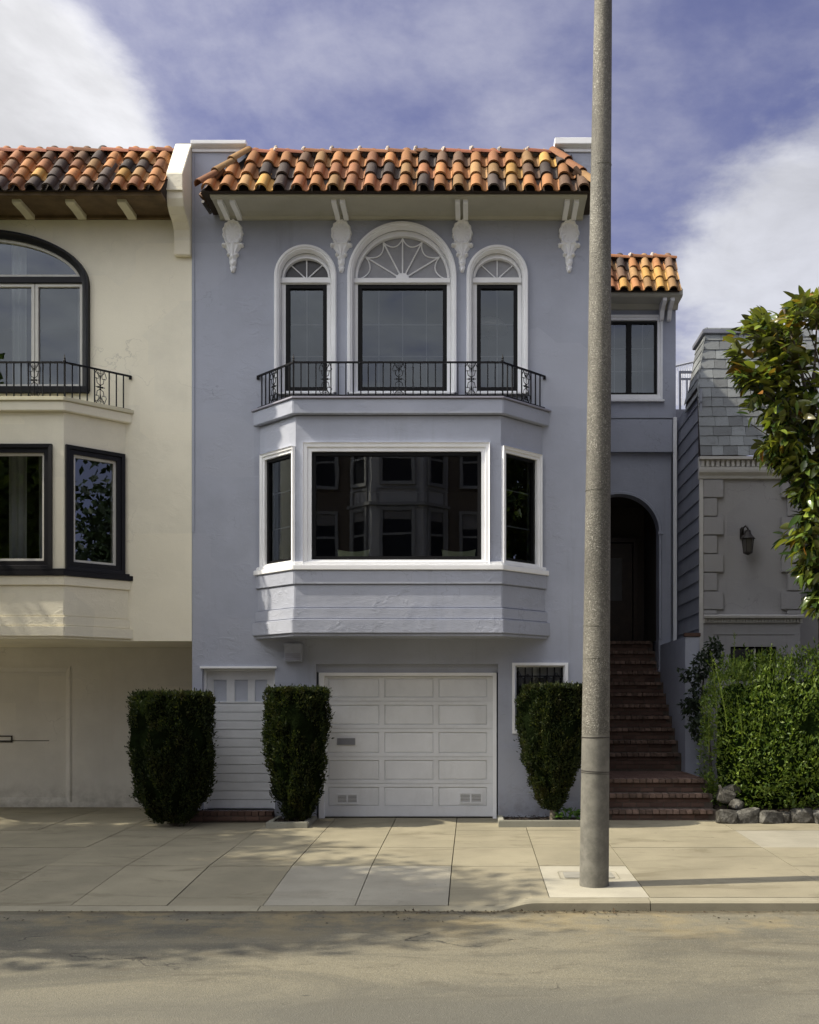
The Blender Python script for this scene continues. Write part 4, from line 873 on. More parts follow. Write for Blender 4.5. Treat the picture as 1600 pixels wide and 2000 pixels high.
# ================================================================== CREAM HOUSE
CCX, CBH, CFH = -7.40, 2.17, 1.49
CR = X(375) - .002
ch = thing('cream_house', (CCX, D, 0), 'cream stucco row house with charcoal window trim and overhanging upper floor', 'house')
cw_cx = X(-36); cw_a = 211 / 130; cw_b = 110 / 130; cw_zs = Z(560); cw_zb = Z(765)
GYc = 17.8; cgx0, cgx1, cgt = X(-330, GYc), X(135, GYc), Z(1305, GYc)
carch = arch_path(cw_cx, cw_a, cw_zb, cw_zs, 40, cw_b)
MB(Tf).slab_holes(rect(-11.6, CR, Z(1252), Z(300)), [carch, rect(CCX - 1.95, CCX + 1.95, Z(1110), Z(850))], 0, 0.30).build('front_wall', M['cream'], ch)
MB().box(-11.6, CR, D + .301, 26, Z(1252) + .0, Z(1252) + .02).build('overhang_soffit', M['cream'], ch)
MB().box(CR - .25, CR, D + .301, 26, Z(1252) + .02, Z(300)).build('side_wall', M['cream'], ch); MB().box(CR - .25, CR, GYc + .21, 26, -0.3, Z(1252) - .001).build('side_wall', M['cream'], ch); MB().box(-11.6, -11.35, D + .301, 26, -0.3, Z(300)).build('side_wall', M['cream'], ch)
MB().box(-11.34, CR - .251, D + .301, 26, 9.3, 9.5).build('flat_roof', M['deck'], ch)
Tg = front_T(GYc)
MB(Tg).slab_holes(rect(-11.6, CR, -0.25, Z(1252) - .001), [rect(cgx0, cgx1, 0.10, cgt)], 0, .2).build('ground_wall', M['shaded_greige'], ch)
MB(Tg).box(-11.6, CR, -.03, -.001, -0.25, 0.09).build('plinth', M['shaded_greige'], ch, bevel=.01)
cgd = MB(Tg).box(cgx0 + .0, cgx1 - .0, .05, .10, 0.10, cgt).build('garage_door', M['shaded_greige'], ch)
MB(Tg).sweep(rect(cgx0, cgx1, .10, cgt), [(-.06, .06), (-.06, .01), (.0, -.012), (.03, -.012), (.03, .002), (0, .06)], True).build('door_trim', M['shaded_greige'], cgd)
MB(Tg).box(cgx0 + .06, cgx1 - .35, .046, .0495, Z(1447, GYc) - .006, Z(1447, GYc) + .006).build('panel_seam', M['dark'], cgd)
MB(Tg).sweep(rect(X(-22, GYc), X(20, GYc), Z(1448, GYc), Z(1439, GYc)), [(-.0, .05), (-.0, .028), (.018, .028), (.018, .05)], True).build('handle', M['bronze'], cgd)
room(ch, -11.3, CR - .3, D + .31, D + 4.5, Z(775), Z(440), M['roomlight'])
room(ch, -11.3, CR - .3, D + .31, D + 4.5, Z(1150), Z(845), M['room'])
# arched upper window
MB(Tf).sweep(carch, [(-.105, .10), (-.105, -.01), (-.05, -.03), (-.03, -.06), (0.0, -.06), (.012, .002), (0, .10)]).build('arch_trim', M['navy'], ch, smooth=True)
MB(Tf).box(cw_cx - cw_a - .0, cw_cx + cw_a + .0, -.055, .10, cw_zb - .03, cw_zb + .07).build('arch_sill', M['navy'], ch, bevel=.006)
zt_ = Z(552); ztt = Z(540)
MB(Tf).box(cw_cx - cw_a + .08, cw_cx + cw_a - .08, -.0, .10, zt_, ztt).build('transom', M['navy'], ch, bevel=.005)
ea = cw_a - .107; eb = cw_b - .107
q0 = math.asin(min(1, (ztt - cw_zs) / eb)) if ztt > cw_zs else 0
lun = [(cw_cx - ea * math.cos(q0 + (math.pi - 2 * q0) * k / 30), cw_zs + eb * math.sin(q0 + (math.pi - 2 * q0) * k / 30)) for k in range(31)]
lun_f = MB(Tf).sweep(lun, [(-.04, .09), (-.04, .03), (0, .03), (0, .09)], True).build('fanlight', M['sash'], ch, smooth=True)
MB(Tf).add([(p[0], .07, p[1]) for p in lun], [tuple(range(len(lun)))]).build('pane', M['glass'], lun_f, recalc=False)
for a, b in ((-227, -139), (-133, -76), (-72, 59), (73, 160)):
    pass
for a, b in ((X(-235), X(-144)), (X(-141), X(66)), (X(67), X(161))):
    gwin(ch, Tf, (a, b, cw_zb + .072, zt_ - .002), 0.05, .07, M['sash'], 'casement', din=.03)
def curtain(parent, x0, x1, y, z0, z1, amp=.03, wl=.11):
    n_ = 40; vs_ = []
    for k in range(n_ + 1):
        x = x0 + (x1 - x0) * k / n_; yy_ = y + amp * math.sin(x / wl * 6.28); vs_ += [(x, yy_, z0), (x, yy_ * .5 + y * .5, z1)]
    MB().add(vs_, [(2 * k, 2 * k + 2, 2 * k + 3, 2 * k + 1) for k in range(n_)]).build('curtain', M['curtain'], parent, smooth='full')
curtain(ch, X(135), X(175), D + .38, Z(772), Z(455)); curtain(ch, X(0), X(30), D + .40, Z(772), Z(455))
# cream eave, brown soffit, brackets, tiles
cE_y, cE_z = 15.25, Z(371, 15.25)
PX1 = X(323, 15.49)
ceav = MB().prism([(15.32, cE_z + .03), (15.32, cE_z - .04), (15.36, cE_z - .05), (15.99, cE_z - .05), (D - .002, cE_z - .05), (D - .002, 9.4)], -11.6, PX1 - .0, 'x').build('eave', M['brown'], ch)
MB().box(-11.6, PX1 - .001, 15.29, 15.318, cE_z - .055, cE_z + .0).build('fascia', M['brown'], ceav)
MB().box(-11.6, PX1 - .001, 15.93, D - .003, 9.0, cE_z - .052).build('frieze', M['brown'], ceav)
for px0 in (-58, 42, 145, 245):
    xx = X(px0, 15.6)
    MB().prism([(15.42, cE_z - .03), (15.42, cE_z - .10), (15.48, cE_z - .11), (15.70, cE_z - .105), (15.86, cE_z - .115), (15.928, cE_z - .12), (15.928, cE_z - .03)], xx - .065, xx + .065, 'x').build('bracket', M['creamtrim'], ceav, bevel=.006)
crz = Z(303)
croof = MB().add([(-11.6, D - .01, crz - .03), (PX1 + .1, D - .01, crz - .03), (PX1 - .0, cE_y, cE_z - .01), (-11.6, cE_y, cE_z - .01), (-11.6, D - .01, cE_z - .01), (PX1, D - .01, cE_z - .01)], [(0, 3, 2, 1), (1, 2, 5), (3, 4, 5, 2)]).build('tiled_roof', M['deck'], ch)
tile_slope(croof, PX1 - 26 * .243 + .02, PX1 + .02, (D, crz), (cE_y, cE_z), 0.243, 4, weights=(24, 6, 20, 26, 18, 8))
ridge_line(croof, (PX1 - 6.4, D - .03, crz + .01), (PX1 + .15, D - .03, crz + .01), 0.40, (0, 0, 0, 1), False)
# party-wall corbel
cxl, cxr = -4.475, CR
corb = MB().prism([(D + .6, 10.14), (15.98, 10.14), (15.50, 9.46), (15.50, 9.22), (15.52, 9.215), (15.52, 9.10), (15.56, 9.00), (15.66, 8.93), (15.80, 8.88), (15.88, 8.80), (15.90, 8.70), (15.91, 8.44), (D - .001, 8.44), (D - .001, 9.1), (D + .6, 9.1)], cxl, cxr, 'x').build('party_wall_corbel', M['cream'], ch, bevel=.010)
MB().box(cxl - .008, cxr + .0015, 15.488, 15.505, 9.21, 9.24).build('corbel_band', M['cream'], corb)
# cream bay
cfac = facets(CCX, CBH, CFH, BD)
cfl = cfac[0][1]
cwz0, cwz1 = Z(1112, 15.36), Z(868, 15.36)
ops = [(.10, cfl - .03, cwz0, cwz1), (0.12, cfac[1][1] - .16, cwz0, cwz1), (.02, cfl - .02, cwz0, cwz1)]
bay_wall(cfac, ops, cwz0 - .05, Z(805, 15.36), M['cream'], ch)
for (T, ln), op in zip(cfac, ops):
    MB(T).sweep(rect(op[0] + .10, op[1] - .10, op[2] + .10, op[3] - .10), [(-.02, .05), (-.02, -.015), (.04, -.015), (.05, -.04), (.10, -.045), (.10, .002), (0, .05)], True).build('window_trim', M['navy'], ch)
    gwin(ch, T, (op[0] + .115, op[1] - .115, op[2] + .115, op[3] - .115), .042, .06, M['sash'], 'window', din=.02)
bay_slab(CCX, CBH, CFH, BD, .085, Z(1124, 15.3), Z(1114, 15.3), 'bay_sill', M['navy'], ch, .006)
bay_slab(CCX, CBH, CFH, BD, .05, Z(1114, 15.3) + .001, Z(1114, 15.3) + .03, 'sill_moulding', M['navy'], ch, .006)
for o, a, b in ((.06, 1124, 1143), (.035, 1143, 1203), (.055, 1203, 1222), (.085, 1222, 1243)):
    bay_slab(CCX, CBH, CFH, BD, o, Z(b, 15.3) + .001, Z(a, 15.3) - .001, 'bay_band', M['cream'], ch, .010)
bay_slab(CCX, CBH, CFH, BD, .05, Z(1243, 15.3) - .03, Z(1243, 15.3), 'bay_underside', M['cream'], ch, .006)
bay_slab(CCX, CBH, CFH, BD, .07, Z(802, 15.3), Z(783, 15.3), 'bay_cornice', M['cream'], ch, .012)
bay_slab(CCX, CBH, CFH, BD, .095, Z(783, 15.3) + .001, Z(783, 15.3) + .06, 'balcony_ledge', M['creamtrim'], ch, .008)
railing(ch, [(CCX - 2.25, D - .01), (CCX - 1.515, D - .67), (CCX + 1.515, D - .67), (CCX + 2.25, D - .01)], Z(775, 15.33), Z(707, 15.33), ([.45], [.15, .5, .855], [.53]))
curtain(ch, X(15, 16.3), X(52, 16.3), D + .33, Z(1130), Z(850)); curtain(ch, X(72, 16.3), X(90, 16.3), D + .36, Z(1130), Z(850))

# ================================================================== GREY HOUSE (right)
GY = 18.6; GL = 3.97; GR = X(1563, GY)
gh = thing('grey_house', (4.8, GY, 0), 'taupe grey house with slate mansard roof, quoins and dentil cornice', 'house')
Tq = front_T(GY)
gwx0, gwx1, gwz0, gwz1 = X(1427, GY), X(1517, GY), Z(1330, GY), Z(1263, GY)
MB(Tq).slab_holes(rect(GL + .045, GR, -.3, Z(905, GY)), [rect(gwx0, gwx1, gwz0, gwz1)], 0, .25).build('front_wall', M['taupe'], gh)
MB(Tq).box(GL + .05, GR, .26, 7.0, 5.9, 6.05).build('attic_floor', M['taupe'], gh)
gw = gwin(gh, Tq, (gwx0, gwx1, gwz0, gwz1), .03, .06, M['black'], 'window', din=.05); MB(Tq).box((gwx0 + gwx1) / 2 + .02, (gwx0 + gwx1) / 2 + .05, .05, .1, gwz0, gwz1).build('mullion', M['sash'], gw)
room(gh, gwx0 - .1, gwx1 + .1, GY + .26, GY + 2, gwz0 - .1, gwz1 + .1, M['dark'])
for py in (1238, 1277): MB(Tq).box(X(1392 if py == 1238 else 1519, GY), X(1550, GY), -.012, -.001, Z(py, GY) - .012, Z(py, GY) + .012).build('ledge', M['taupe'], gh)
# siding on the party side
for k in range(26):
    z0 = k * .282 - .05; z1 = z0 + .282
    if z0 > 7.2: break
    z1_ = min(z1, 7.23)
    MB().add([(GL - .022, GY + .03, z0), (GL - .022, 24, z0), (GL - .002, 24, z1_ + .02), (GL - .002, GY + .03, z1_ + .02), (GL + .03, GY + .03, z0), (GL + .03, 24, z0), (GL + .03, 24, z1_ + .02), (GL + .03, GY + .03, z1_ + .02)], [(0, 3, 2, 1), (0, 1, 5, 4), (2, 3, 7, 6), (4, 5, 6, 7), (0, 4, 7, 3), (1, 2, 6, 5)]).build('siding_board', M['siding'], gh)
MB().box(GL - .03, GL + .04, GY - .03, GY + .028, 0, Z(905, GY)).build('corner_board', M['dentil'], gh, bevel=.004)
# quoins
zq = Z(937, GY); k = 0
while zq > Z(1200, GY) - .0:
    zl_ = zq - .325; wq = .345 if k % 2 == 0 else .235
    if zl_ < Z(1201, GY): zl_ = Z(1201, GY)
    if zq - zl_ < .08: break
    MB(Tq).box(GL + .042, GL + .042 + wq, -.055, -.001, zl_ + .006, zq - .006).build('quoin', M['taupe'], gh, bevel=.010)
    MB(Tq).box(GR - wq, GR + .01, -.055, -.001, zl_ + .006, zq - .006).build('quoin', M['taupe'], gh, bevel=.010)
    zq = zl_; k += 1
# upper dentil cornice
cz0, cz1 = Z(936, GY), Z(893, GY)
corn = MB().prism([(GY + .02, cz0), (GY - .05, cz0), (GY - .06, cz0 + .05), (GY - .11, cz0 + .10), (GY - .12, cz0 + .14), (GY - .12, cz0 + .19), (GY - .07, cz0 + .19), (GY - .07, cz1 - .07), (GY - .17, cz1 - .07), (GY - .17, cz1 - .02), (GY + .02, cz1)], GL - .05, GR + .05, 'x').build('cornice', M['dentil'], gh, bevel=.003)
x = GL - .02
while x < GR: MB().box(x, x + .052, GY - .125, GY - .071, cz0 + .195, cz1 - .075).build('dentil', M['dentil'], corn); x += .088
cz0, cz1 = Z(1217, GY), Z(1201, GY)
corn2 = MB().prism([(GY + .01, cz0), (GY - .03, cz0), (GY - .03, cz1 - .06), (GY - .11, cz1 - .06), (GY - .12, cz1 - .02), (GY - .06, cz1), (GY + .01, cz1)], GL + .04, GR + .04, 'x').build('lower_cornice', M['dentil'], gh)
dm = MB(); x = GL + .07
while x < GR: dm.box(x, x + .03, GY - .055, GY - .031, cz0 + .02, cz1 - .066); x += .055
o = dm.build('small_dentils', M['dentil'], corn2); o['kind'] = 'stuff'
# mansard with slates
mz0, mz1 = Z(893, GY) + .005, 8.33
fy0, fy1 = GY - .12, GY + .36; mx0, mx1 = GL - .035, GL + .17; sz0 = 7.23
def fyz(z): return fy0 + (fy1 - fy0) * (z - mz0) / (mz1 - mz0)
def mxz(z): return mx0 if z < sz0 else mx0 + (mx1 - mx0) * (z - sz0) / (mz1 - sz0)
man = MB().add([(mx0, fy0, mz0), (GR + .05, fy0, mz0), (GR + .05, fy1, mz1), (mx1, fy1, mz1), (mx1, 19.8, mz1), (GR + .05, 19.8, mz1), (mx0, 19.8, sz0), (GR + .05, 19.8, mz0), (mx0, fyz(sz0), sz0), (mx0, GY + .03, mz0)], [(0, 1, 2, 3, 8), (8, 3, 4, 6), (3, 2, 5, 4), (1, 7, 5, 2), (0, 8, 9), (6, 4, 5, 7)]).build('mansard_roof', M['deck'], gh, recalc=False)
rowh = 0.183; sln = math.hypot(fy1 - fy0, mz1 - mz0); nr = int(sln / rowh); ang = math.atan2(mz1 - mz0, fy1 - fy0)
SL_ = {}
def slate(wd):
    k_ = round(wd, 2)
    if k_ not in SL_: SL_[k_] = [MB().prism([(-wd / 2 + .002, 0), (-wd / 2 + .01, -.006 + random.uniform(-.008, .004)), (wd / 2 - .012, -.004 + random.uniform(-.010, .006)), (wd / 2 - .002, 0), (wd / 2 - .002, .24), (-wd / 2 + .002, .24)], 0, .012, 'z').mesh('slate_shingle', M['slate']) for _ in range(3)]
    return random.choice(SL_[k_])
for r_ in range(nr + 1):
    s_ = r_ * rowh; t = s_ / sln; y = fy0 + math.cos(ang) * s_; z = mz0 + math.sin(ang) * s_; x = mxz(z)
    while x < 6.0:
        wd = random.choice((.20, .24, .28, .32)); 
        inst('slate_shingle', slate(wd), man, (x + wd / 2, y - math.sin(ang) * .012, z + math.cos(ang) * .012), (ang - .06, 0, random.uniform(-.012, .012))); x += wd + .002
    if z > sz0 - .12:        # the side slope
        y = fy0 + (fy1 - fy0) * t
        sang = math.atan2(mz1 - sz0, mx1 - mx0)
        while y < 19.6:
            wd = random.choice((.24, .28, .32)); 
            inst('slate_shingle', slate(wd), man, (mxz(z) - math.sin(sang) * .012, y + wd / 2, z + .003), (sang - .06, 0, -R(90))); y += wd + .002
MB().box(mx1 - .07, GR + .1, fy1 - .06, 19.82, mz1 - .02, mz1 + .06).build('roof_cap', M['metalcap'], man, bevel=.01)
MB().box(GL + .031, GR + .04, 19.82, 26, 6.95, 7.05).build('roof_deck', M['deck'], gh)
# recessed right part of the grey house
MB().box(GR + .002, 9.5, GY + 1.2, GY + 1.5, -.3, 6.0).build('recessed_wall', M['taupe'], gh)
MB().box(GR - .25, GR - .001, GY + .26, GY + 1.2, -.3, 6.0).build('return_wall', M['taupe'], gh)
# wall lantern
ln_ = thing('wall_lantern', (X(1453, GY), GY, Z(1085, GY)), 'dark bronze carriage lantern on the taupe wall between the quoins', 'lantern')
lx, ly = X(1455, GY), GY - .20; lz = Z(1085, GY)
MB(Tq).prism([(lx - .09, lz + .28), (lx - .02, lz + .28), (lx - .02, lz + .46), (lx - .055, lz + .50), (lx - .09, lz + .46)], -.03, -.001, 'y').build('backplate', M['bronze'], ln_, bevel=.006)
MB().tube([(lx - .055, GY - .02, lz + .36), (lx - .055, GY - .10, lz + .46), (lx - .03, GY - .17, lz + .49), (lx, ly, lz + .44), (lx, ly, lz + .40)], .016, 8).build('arm', M['bronze'], ln_, smooth='full')
MB().lathe([(.02, lz + .42), (.05, lz + .405), (.055, lz + .37), (.07, lz + .33), (.125, lz + .275), (.13, lz + .262), (.11, lz + .258)], lx, ly, 8).build('hood', M['bronze'], ln_)
cg = MB().lathe([(.072, lz + .03), (.098, lz + .257)], lx, ly, 6).build('lantern_glass', M['lanternglass'], ln_)
for k in range(6): a = 2 * math.pi * k / 6; MB().tube([(lx + .075 * math.cos(a), ly + .075 * math.sin(a), lz + .02), (lx + .101 * math.cos(a), ly + .101 * math.sin(a), lz + .26)], .007, 5).build('glazing_bar', M['bronze'], cg)
MB().lathe([(.01, lz - .02), (.05, lz), (.082, lz + .015), (.082, lz + .032)], lx, ly, 12).build('base', M['bronze'], ln_)
# deck railings glimpsed between the houses
dr = thing('deck_railing', (X(1340, 22.5), 22.5, 7.2), 'grey steel roof deck railing between the two right houses', 'railing')
dz0, dz1 = Z(802, 22.5), Z(724, 22.5)
MB().box(X(1327, 22.5), X(1327, 22.5) + .04, 22.5, 22.54, dz0, dz1).build('post', M['metalcap'], dr); MB().box(X(1327, 22.5) + .041, X(1375, 22.5), 22.5, 22.54, dz1 - .05, dz1).build('rail', M['metalcap'], dr); MB().box(X(1327, 22.5) + .041, X(1375, 22.5), 22.505, 22.535, dz1 - .19, dz1 - .15).build('rail', M['metalcap'], dr)
MB().box(X(1341, 22.5), X(1341, 22.5) + .03, 22.506, 22.534, dz0, dz1 - .191).build('post', M['metalcap'], dr)
MB().box(X(1300, 22.5), X(1375, 22.5), 22.4, 25.5, dz0 - .25, dz0 - .0).build('deck_edge', M['metalcap'], dr)
dr2 = thing('deck_railing', (X(1340, 25), 25, 7.2), 'thin white picket railing farther back against the sky', 'railing')
za, zb = Z(716, 25), Z(703, 25)
MB().tube([(X(1316, 25), 25, za), (X(1372, 25), 25, zb)], .022, 6).build('rail', M['steel'], dr2)
for k in range(12):
    px = 1318 + k * 4.6; MB().tube([(X(px, 25), 25, Z(792, 25)), (X(px, 25), 25, za + (zb - za) * (px - 1316) / 56)], .010, 5).build('picket', M['white'], dr2)

# ================================================================== LAMP POST
ply = 11.12; plx = X(1160.5, ply); pz = gz(plx, ply)
lp = thing('lamp_post', (plx, ply, pz), 'tall speckled concrete lamp post standing on the pavement by the kerb', 'lamp post')
ztop = 9.9; zq_ = Z(0, ply); rb = 28.5 * ply / F; rt = 17.2 * ply / F
lean = (X(1177.5, ply) - plx) / (zq_ - pz)
pr = []
for k in range(60):
    z = pz - .02 + (ztop - pz) * k / 59; t = (z - pz) / (zq_ - pz); pr.append((rb + (rt - rb) * t * (0.72 + .28 * t) + 0.0015 * noise.noise(Vector((0, 0, z * 1.3))), z))
shaft = MB(); nn = 40; vs_ = []; fs = []
for r_, z in pr:
    ox, wob = plx + lean * (z - pz), 0.006 * noise.noise(Vector((3.1, 0.2, z * .5)))
    vs_ += [(ox + wob + r_ * math.cos(2 * math.pi * k / nn), ply + r_ * math.sin(2 * math.pi * k / nn), z) for k in range(nn)]
for i in range(len(pr) - 1): fs += [(i * nn + k, i * nn + (k + 1) % nn, (i + 1) * nn + (k + 1) % nn, (i + 1) * nn + k) for k in range(nn)]
fs += [tuple(range((len(pr) - 1) * nn, len(pr) * nn))]
shaft = shaft.add(vs_, fs).build('shaft', M['pole'], lp, smooth='full')
def rad_at(z): t = (z - pz) / (zq_ - pz); return rb + (rt - rb) * t * (.72 + .28 * t)
def band(py, h, out, mat, nm, tilt=0.0):
    z = Z(py, ply); r_ = rad_at(z); b = MB(); vs_ = []; fs = []
    for rr, dz in ((r_ - .004, -h / 2), (r_ + out, -h / 2), (r_ + out, h / 2), (r_ - .004, h / 2)):
        vs_ += [(plx + lean * (z - pz) + rr * math.cos(2 * math.pi * k / nn), ply + rr * math.sin(2 * math.pi * k / nn), z + dz + tilt * math.cos(2 * math.pi * k / nn)) for k in range(nn)]
    for i in range(3): fs += [(i * nn + k, i * nn + (k + 1) % nn, (i + 1) * nn + (k + 1) % nn, (i + 1) * nn + k) for k in range(nn)]
    b.add(vs_, fs).build(nm, mat, shaft, smooth=True)
band(1440, .010, .003, M['bronze'], 'strap'); band(1506, .008, .003, M['bronze'], 'strap', -.008); band(1509.5, .006, .0025, M['bronze'], 'strap', -.008)
for py, tl in ((1286, .006), (1224, -.01), (326, .015), (960, -.006)): band(py, .008, .0025, M['pole'], 'casting_ridge', tl)
b = MB(); b.lathe([(rad_at(ztop) + .02, ztop - .05), (rad_at(ztop) + .02, ztop), (.05, ztop + .12), (.01, ztop + .16)], plx + lean * (ztop - pz), ply, 20); b.build('cap', M['steel'], lp)
ax = plx + lean * (ztop - pz)
MB().tube([(ax, ply, ztop + .05), (ax, ply - .6, ztop + .45), (ax, ply - 1.6, ztop + .62)], .045, 8).build('arm', M['steel'], lp, smooth='full')
MB().lathe([(.02, ztop + .66), (.14, ztop + .62), (.18, ztop + .52), (.02, ztop + .46)], ax, ply - 1.7, 14).build('lamp_head', M['steel'], lp, smooth='full')

# ================================================================== PLANTS
def fol(name, mesh, parent, kind=True):
    o = inst(name, mesh, parent)
    if kind: o['kind'] = 'stuff'
    return o
def topiary(label, cx, cy, z0, z1, prof, nleaf, lump, seed, sub=None, rx_ry=0.92):
    """prof(t) -> half width at t (0 bottom .. 1 top)"""
    t_ = thing('topiary_shrub', (cx, cy, gz(cx, cy)), label, 'shrub', 'clipped shrubs in front of the lavender house')
    rs = np.random.default_rng(seed); H = z1 - z0
    def surf(t, a):
        r = prof(t); p = Vector((math.cos(a) * 3.2, math.sin(a) * 3.2, t * H * 2.2 + seed))
        n_ = noise.noise(p * (1.0 / lump * .13)) * .13 + noise.noise(p * (1.0 / lump * .36)) * .10
        return r + n_ * .75
    b = MB(); na, nt_ = 40, 34; vs_ = []
    for j in range(nt_ + 1):
        t = j / nt_
        vs_ += [(cx + (surf(t, 2 * math.pi * k / na) - .045) * math.cos(2 * math.pi * k / na), cy + rx_ry * (surf(t, 2 * math.pi * k / na) - .045) * math.sin(2 * math.pi * k / na), z0 + .03 + t * (H - .06)) for k in range(na)]
    fs = [(j * na + k, j * na + (k + 1) % na, (j + 1) * na + (k + 1) % na, (j + 1) * na + k) for j in range(nt_) for k in range(na)] + [tuple(range(na))[::-1], tuple(range(nt_ * na, (nt_ + 1) * na))]
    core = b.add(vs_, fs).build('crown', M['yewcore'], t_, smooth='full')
    P, Nn = [], []
    ntop = int(nleaf * .16)
    for k in range(nleaf):
        a = rs.uniform(0, 6.283)
        if k < ntop:
            r = prof(.985) * math.sqrt(rs.uniform()); x, y = r * math.cos(a), r * math.sin(a) * rx_ry
            P.append((cx + x, cy + y, z1 - .03 + .03 * noise.noise(Vector((x * 9, y * 9, seed))) + rs.uniform(-.02, .02))); Nn.append((rs.normal(0, .35), rs.normal(0, .35), 1))
        else:
            t = rs.uniform(0.0, 1.0)
            if noise.noise(Vector((math.cos(a) * 2.6, math.sin(a) * 2.6, t * 5 + seed * 3))) < -.30 + .25 * rs.uniform(): continue
            r = surf(t, a) - abs(rs.normal(0, .018)) - .012
            P.append((cx + r * math.cos(a), cy + r * math.sin(a) * rx_ry, z0 + t * H)); Nn.append((math.cos(a) + rs.normal(0, .35), math.sin(a) + rs.normal(0, .35), .12 + rs.normal(0, .3)))
    P = np.array(P); Nn = np.array(Nn); up = np.array([0, 0, 1.0]); stray = rs.uniform(size=len(P)) < .035; P[stray] += Nn[stray] * rs.uniform(.015, .055, (int(stray.sum()), 1))
    Dr = Nn * .55 + up * rs.uniform(.25, 1.0, (len(P), 1)) + rs.normal(0, .35, P.shape)
    fol('foliage', leaf_mesh('foliage', P, Dr, rs.normal(0, 1, P.shape) + Nn * .6, rs.uniform(.030, .062, len(P)), rs.uniform(.014, .026, len(P)), M['yew']), core)
    MB().tube([(cx, cy, gz(cx, cy) - .05), (cx + .01, cy, z0 + .1), (cx, cy, z0 + .4)], [.055, .05, .04], 8).build('trunk', M['bark'], t_)
    return t_
def mkprof(w, pts):
    def f(t):
        for (a, va), (b, vb) in zip(pts[:-1], pts[1:]):
            if t <= b: u = (t - a) / (b - a); u = u * u * (3 - 2 * u); return w * (va + (vb - va) * u)
        return w * pts[-1][1]
    return f
ty = 15.35
topiary('broad dark clipped shrub in front of the cream house corner', X(338, ty), ty, Z(1607, ty), Z(1354, ty), mkprof(80 * ty / F, [(0, .38), (.08, .62), (.22, .86), (.45, .97), (.72, 1.0), (.93, .97), (.985, .90), (1, .82)]), 30000, .12, 3)
ty2 = 15.42
topiary('narrow tapered clipped shrub between the plank door and the garage', X(580, ty2), ty2, Z(1600, ty2), Z(1346, ty2), mkprof(60 * ty2 / F, [(0, .30), (.08, .52), (.25, .80), (.5, .94), (.75, 1.0), (.97, 1.0), (1, .94)]), 26000, .14, 8)
topiary('tapered clipped shrub under the barred window beside the lamp post', X(1080, 15.45), 15.45, Z(1582, 15.45), Z(1340, 15.45), mkprof(63 * 15.45 / F, [(0, .22), (.10, .40), (.25, .66), (.45, .90), (.65, 1.0), (.97, 1.0), (1, .93)]), 27000, .16, 15)
# planter kerbs
def planter(label, x0, x1, y0, y1, h):
    p = thing('planter_kerb', ((x0 + x1) / 2, (y0 + y1) / 2, gz(x0, y0)), label, 'planter', 'low concrete planter kerbs at the wall')
    z0 = gz(x0, y0) - .03; zt_ = gz(x0, y0) + h; w_ = .085
    MB().box(x0, x1, y0, y0 + w_, z0, zt_).build('kerb_side', M['planter'], p, bevel=.012)
    for a in (x0, x1 - w_): MB().box(a, a + w_, y0 + w_ + .001, y1, z0, zt_).build('kerb_side', M['planter'], p, bevel=.012)
    n_ = 10; vs_ = [(x0 + w_ + (x1 - x0 - 2 * w_) * i / n_, y0 + w_ + (y1 - y0 - w_) * j / 6, zt_ - .035 + .025 * noise.noise(Vector((i * 1.3, j * 1.7, x0)))) for j in range(7) for i in range(n_ + 1)]
    MB().add(vs_, [(j * 11 + i, j * 11 + i + 1, (j + 1) * 11 + i + 1, (j + 1) * 11 + i) for j in range(6) for i in range(n_)]).build('soil', M['soil'], p, recalc=False)
    m = 260; rs = np.random.default_rng(5); P = np.stack([rs.uniform(x0 + w_, x1 - w_ - .03, m), rs.uniform(y0 + w_ + .02, y1 - .05, m), np.full(m, zt_ - .015)], 1)
    fol('mulch', leaf_mesh('mulch', P, np.stack([rs.normal(0, 1, m), rs.normal(0, 1, m), rs.uniform(-.1, .4, m)], 1), np.stack([rs.normal(0, .4, m), rs.normal(0, .4, m), np.ones(m)], 1), rs.uniform(.03, .075, m), rs.uniform(.012, .025, m), M['mulch']), p)
planter('small square concrete planter kerb left of the garage door', X(519, 15.1), X(602, 15.1), 15.08, D - .03, .085)
planter('long concrete planter kerb right of the garage door', X(974, 15.2), 1.93, 15.18, D - .03, .095)
# little leafy plant
def broad_plant(name, label, cat, cx, cy, z0, n_, spread, h, size, mat, seed):
    rs = np.random.default_rng(seed); t_ = thing(name, (cx, cy, z0), label, cat)
    a = rs.uniform(0, 6.283, n_); r = spread * np.sqrt(rs.uniform(0, 1, n_)); P = np.stack([cx + r * np.cos(a), cy + r * np.sin(a) * .7, z0 + h * rs.uniform(.15, 1, n_) * (1 - .5 * r / spread)], 1)
    Dr = np.stack([np.cos(a), np.sin(a), rs.uniform(-.3, .7, n_)], 1); fol('leaves', leaf_mesh('leaves', P, Dr, np.stack([rs.normal(0, .4, n_), rs.normal(-.4, .4, n_), np.ones(n_)], 1), rs.uniform(.7, 1.2, n_) * size, rs.uniform(.5, .8, n_) * size, mat), t_)
    for k in range(6): aa = k * 1.05; MB().tube([(cx, cy, z0 - .02), (cx + .4 * spread * math.cos(aa), cy + .3 * spread * math.sin(aa), z0 + h * .5), (cx + .7 * spread * math.cos(aa), cy + .5 * spread * math.sin(aa), z0 + h * .85)], .005, 5).build('stem', mat, t_)
    return t_
broad_plant('leafy_plant', 'small bright green leafy plant at the foot of the clipped shrub by the post', 'plant', X(1108, 15.5), 15.42, .03, 46, .17, .24, .10, M['plant'], 4)
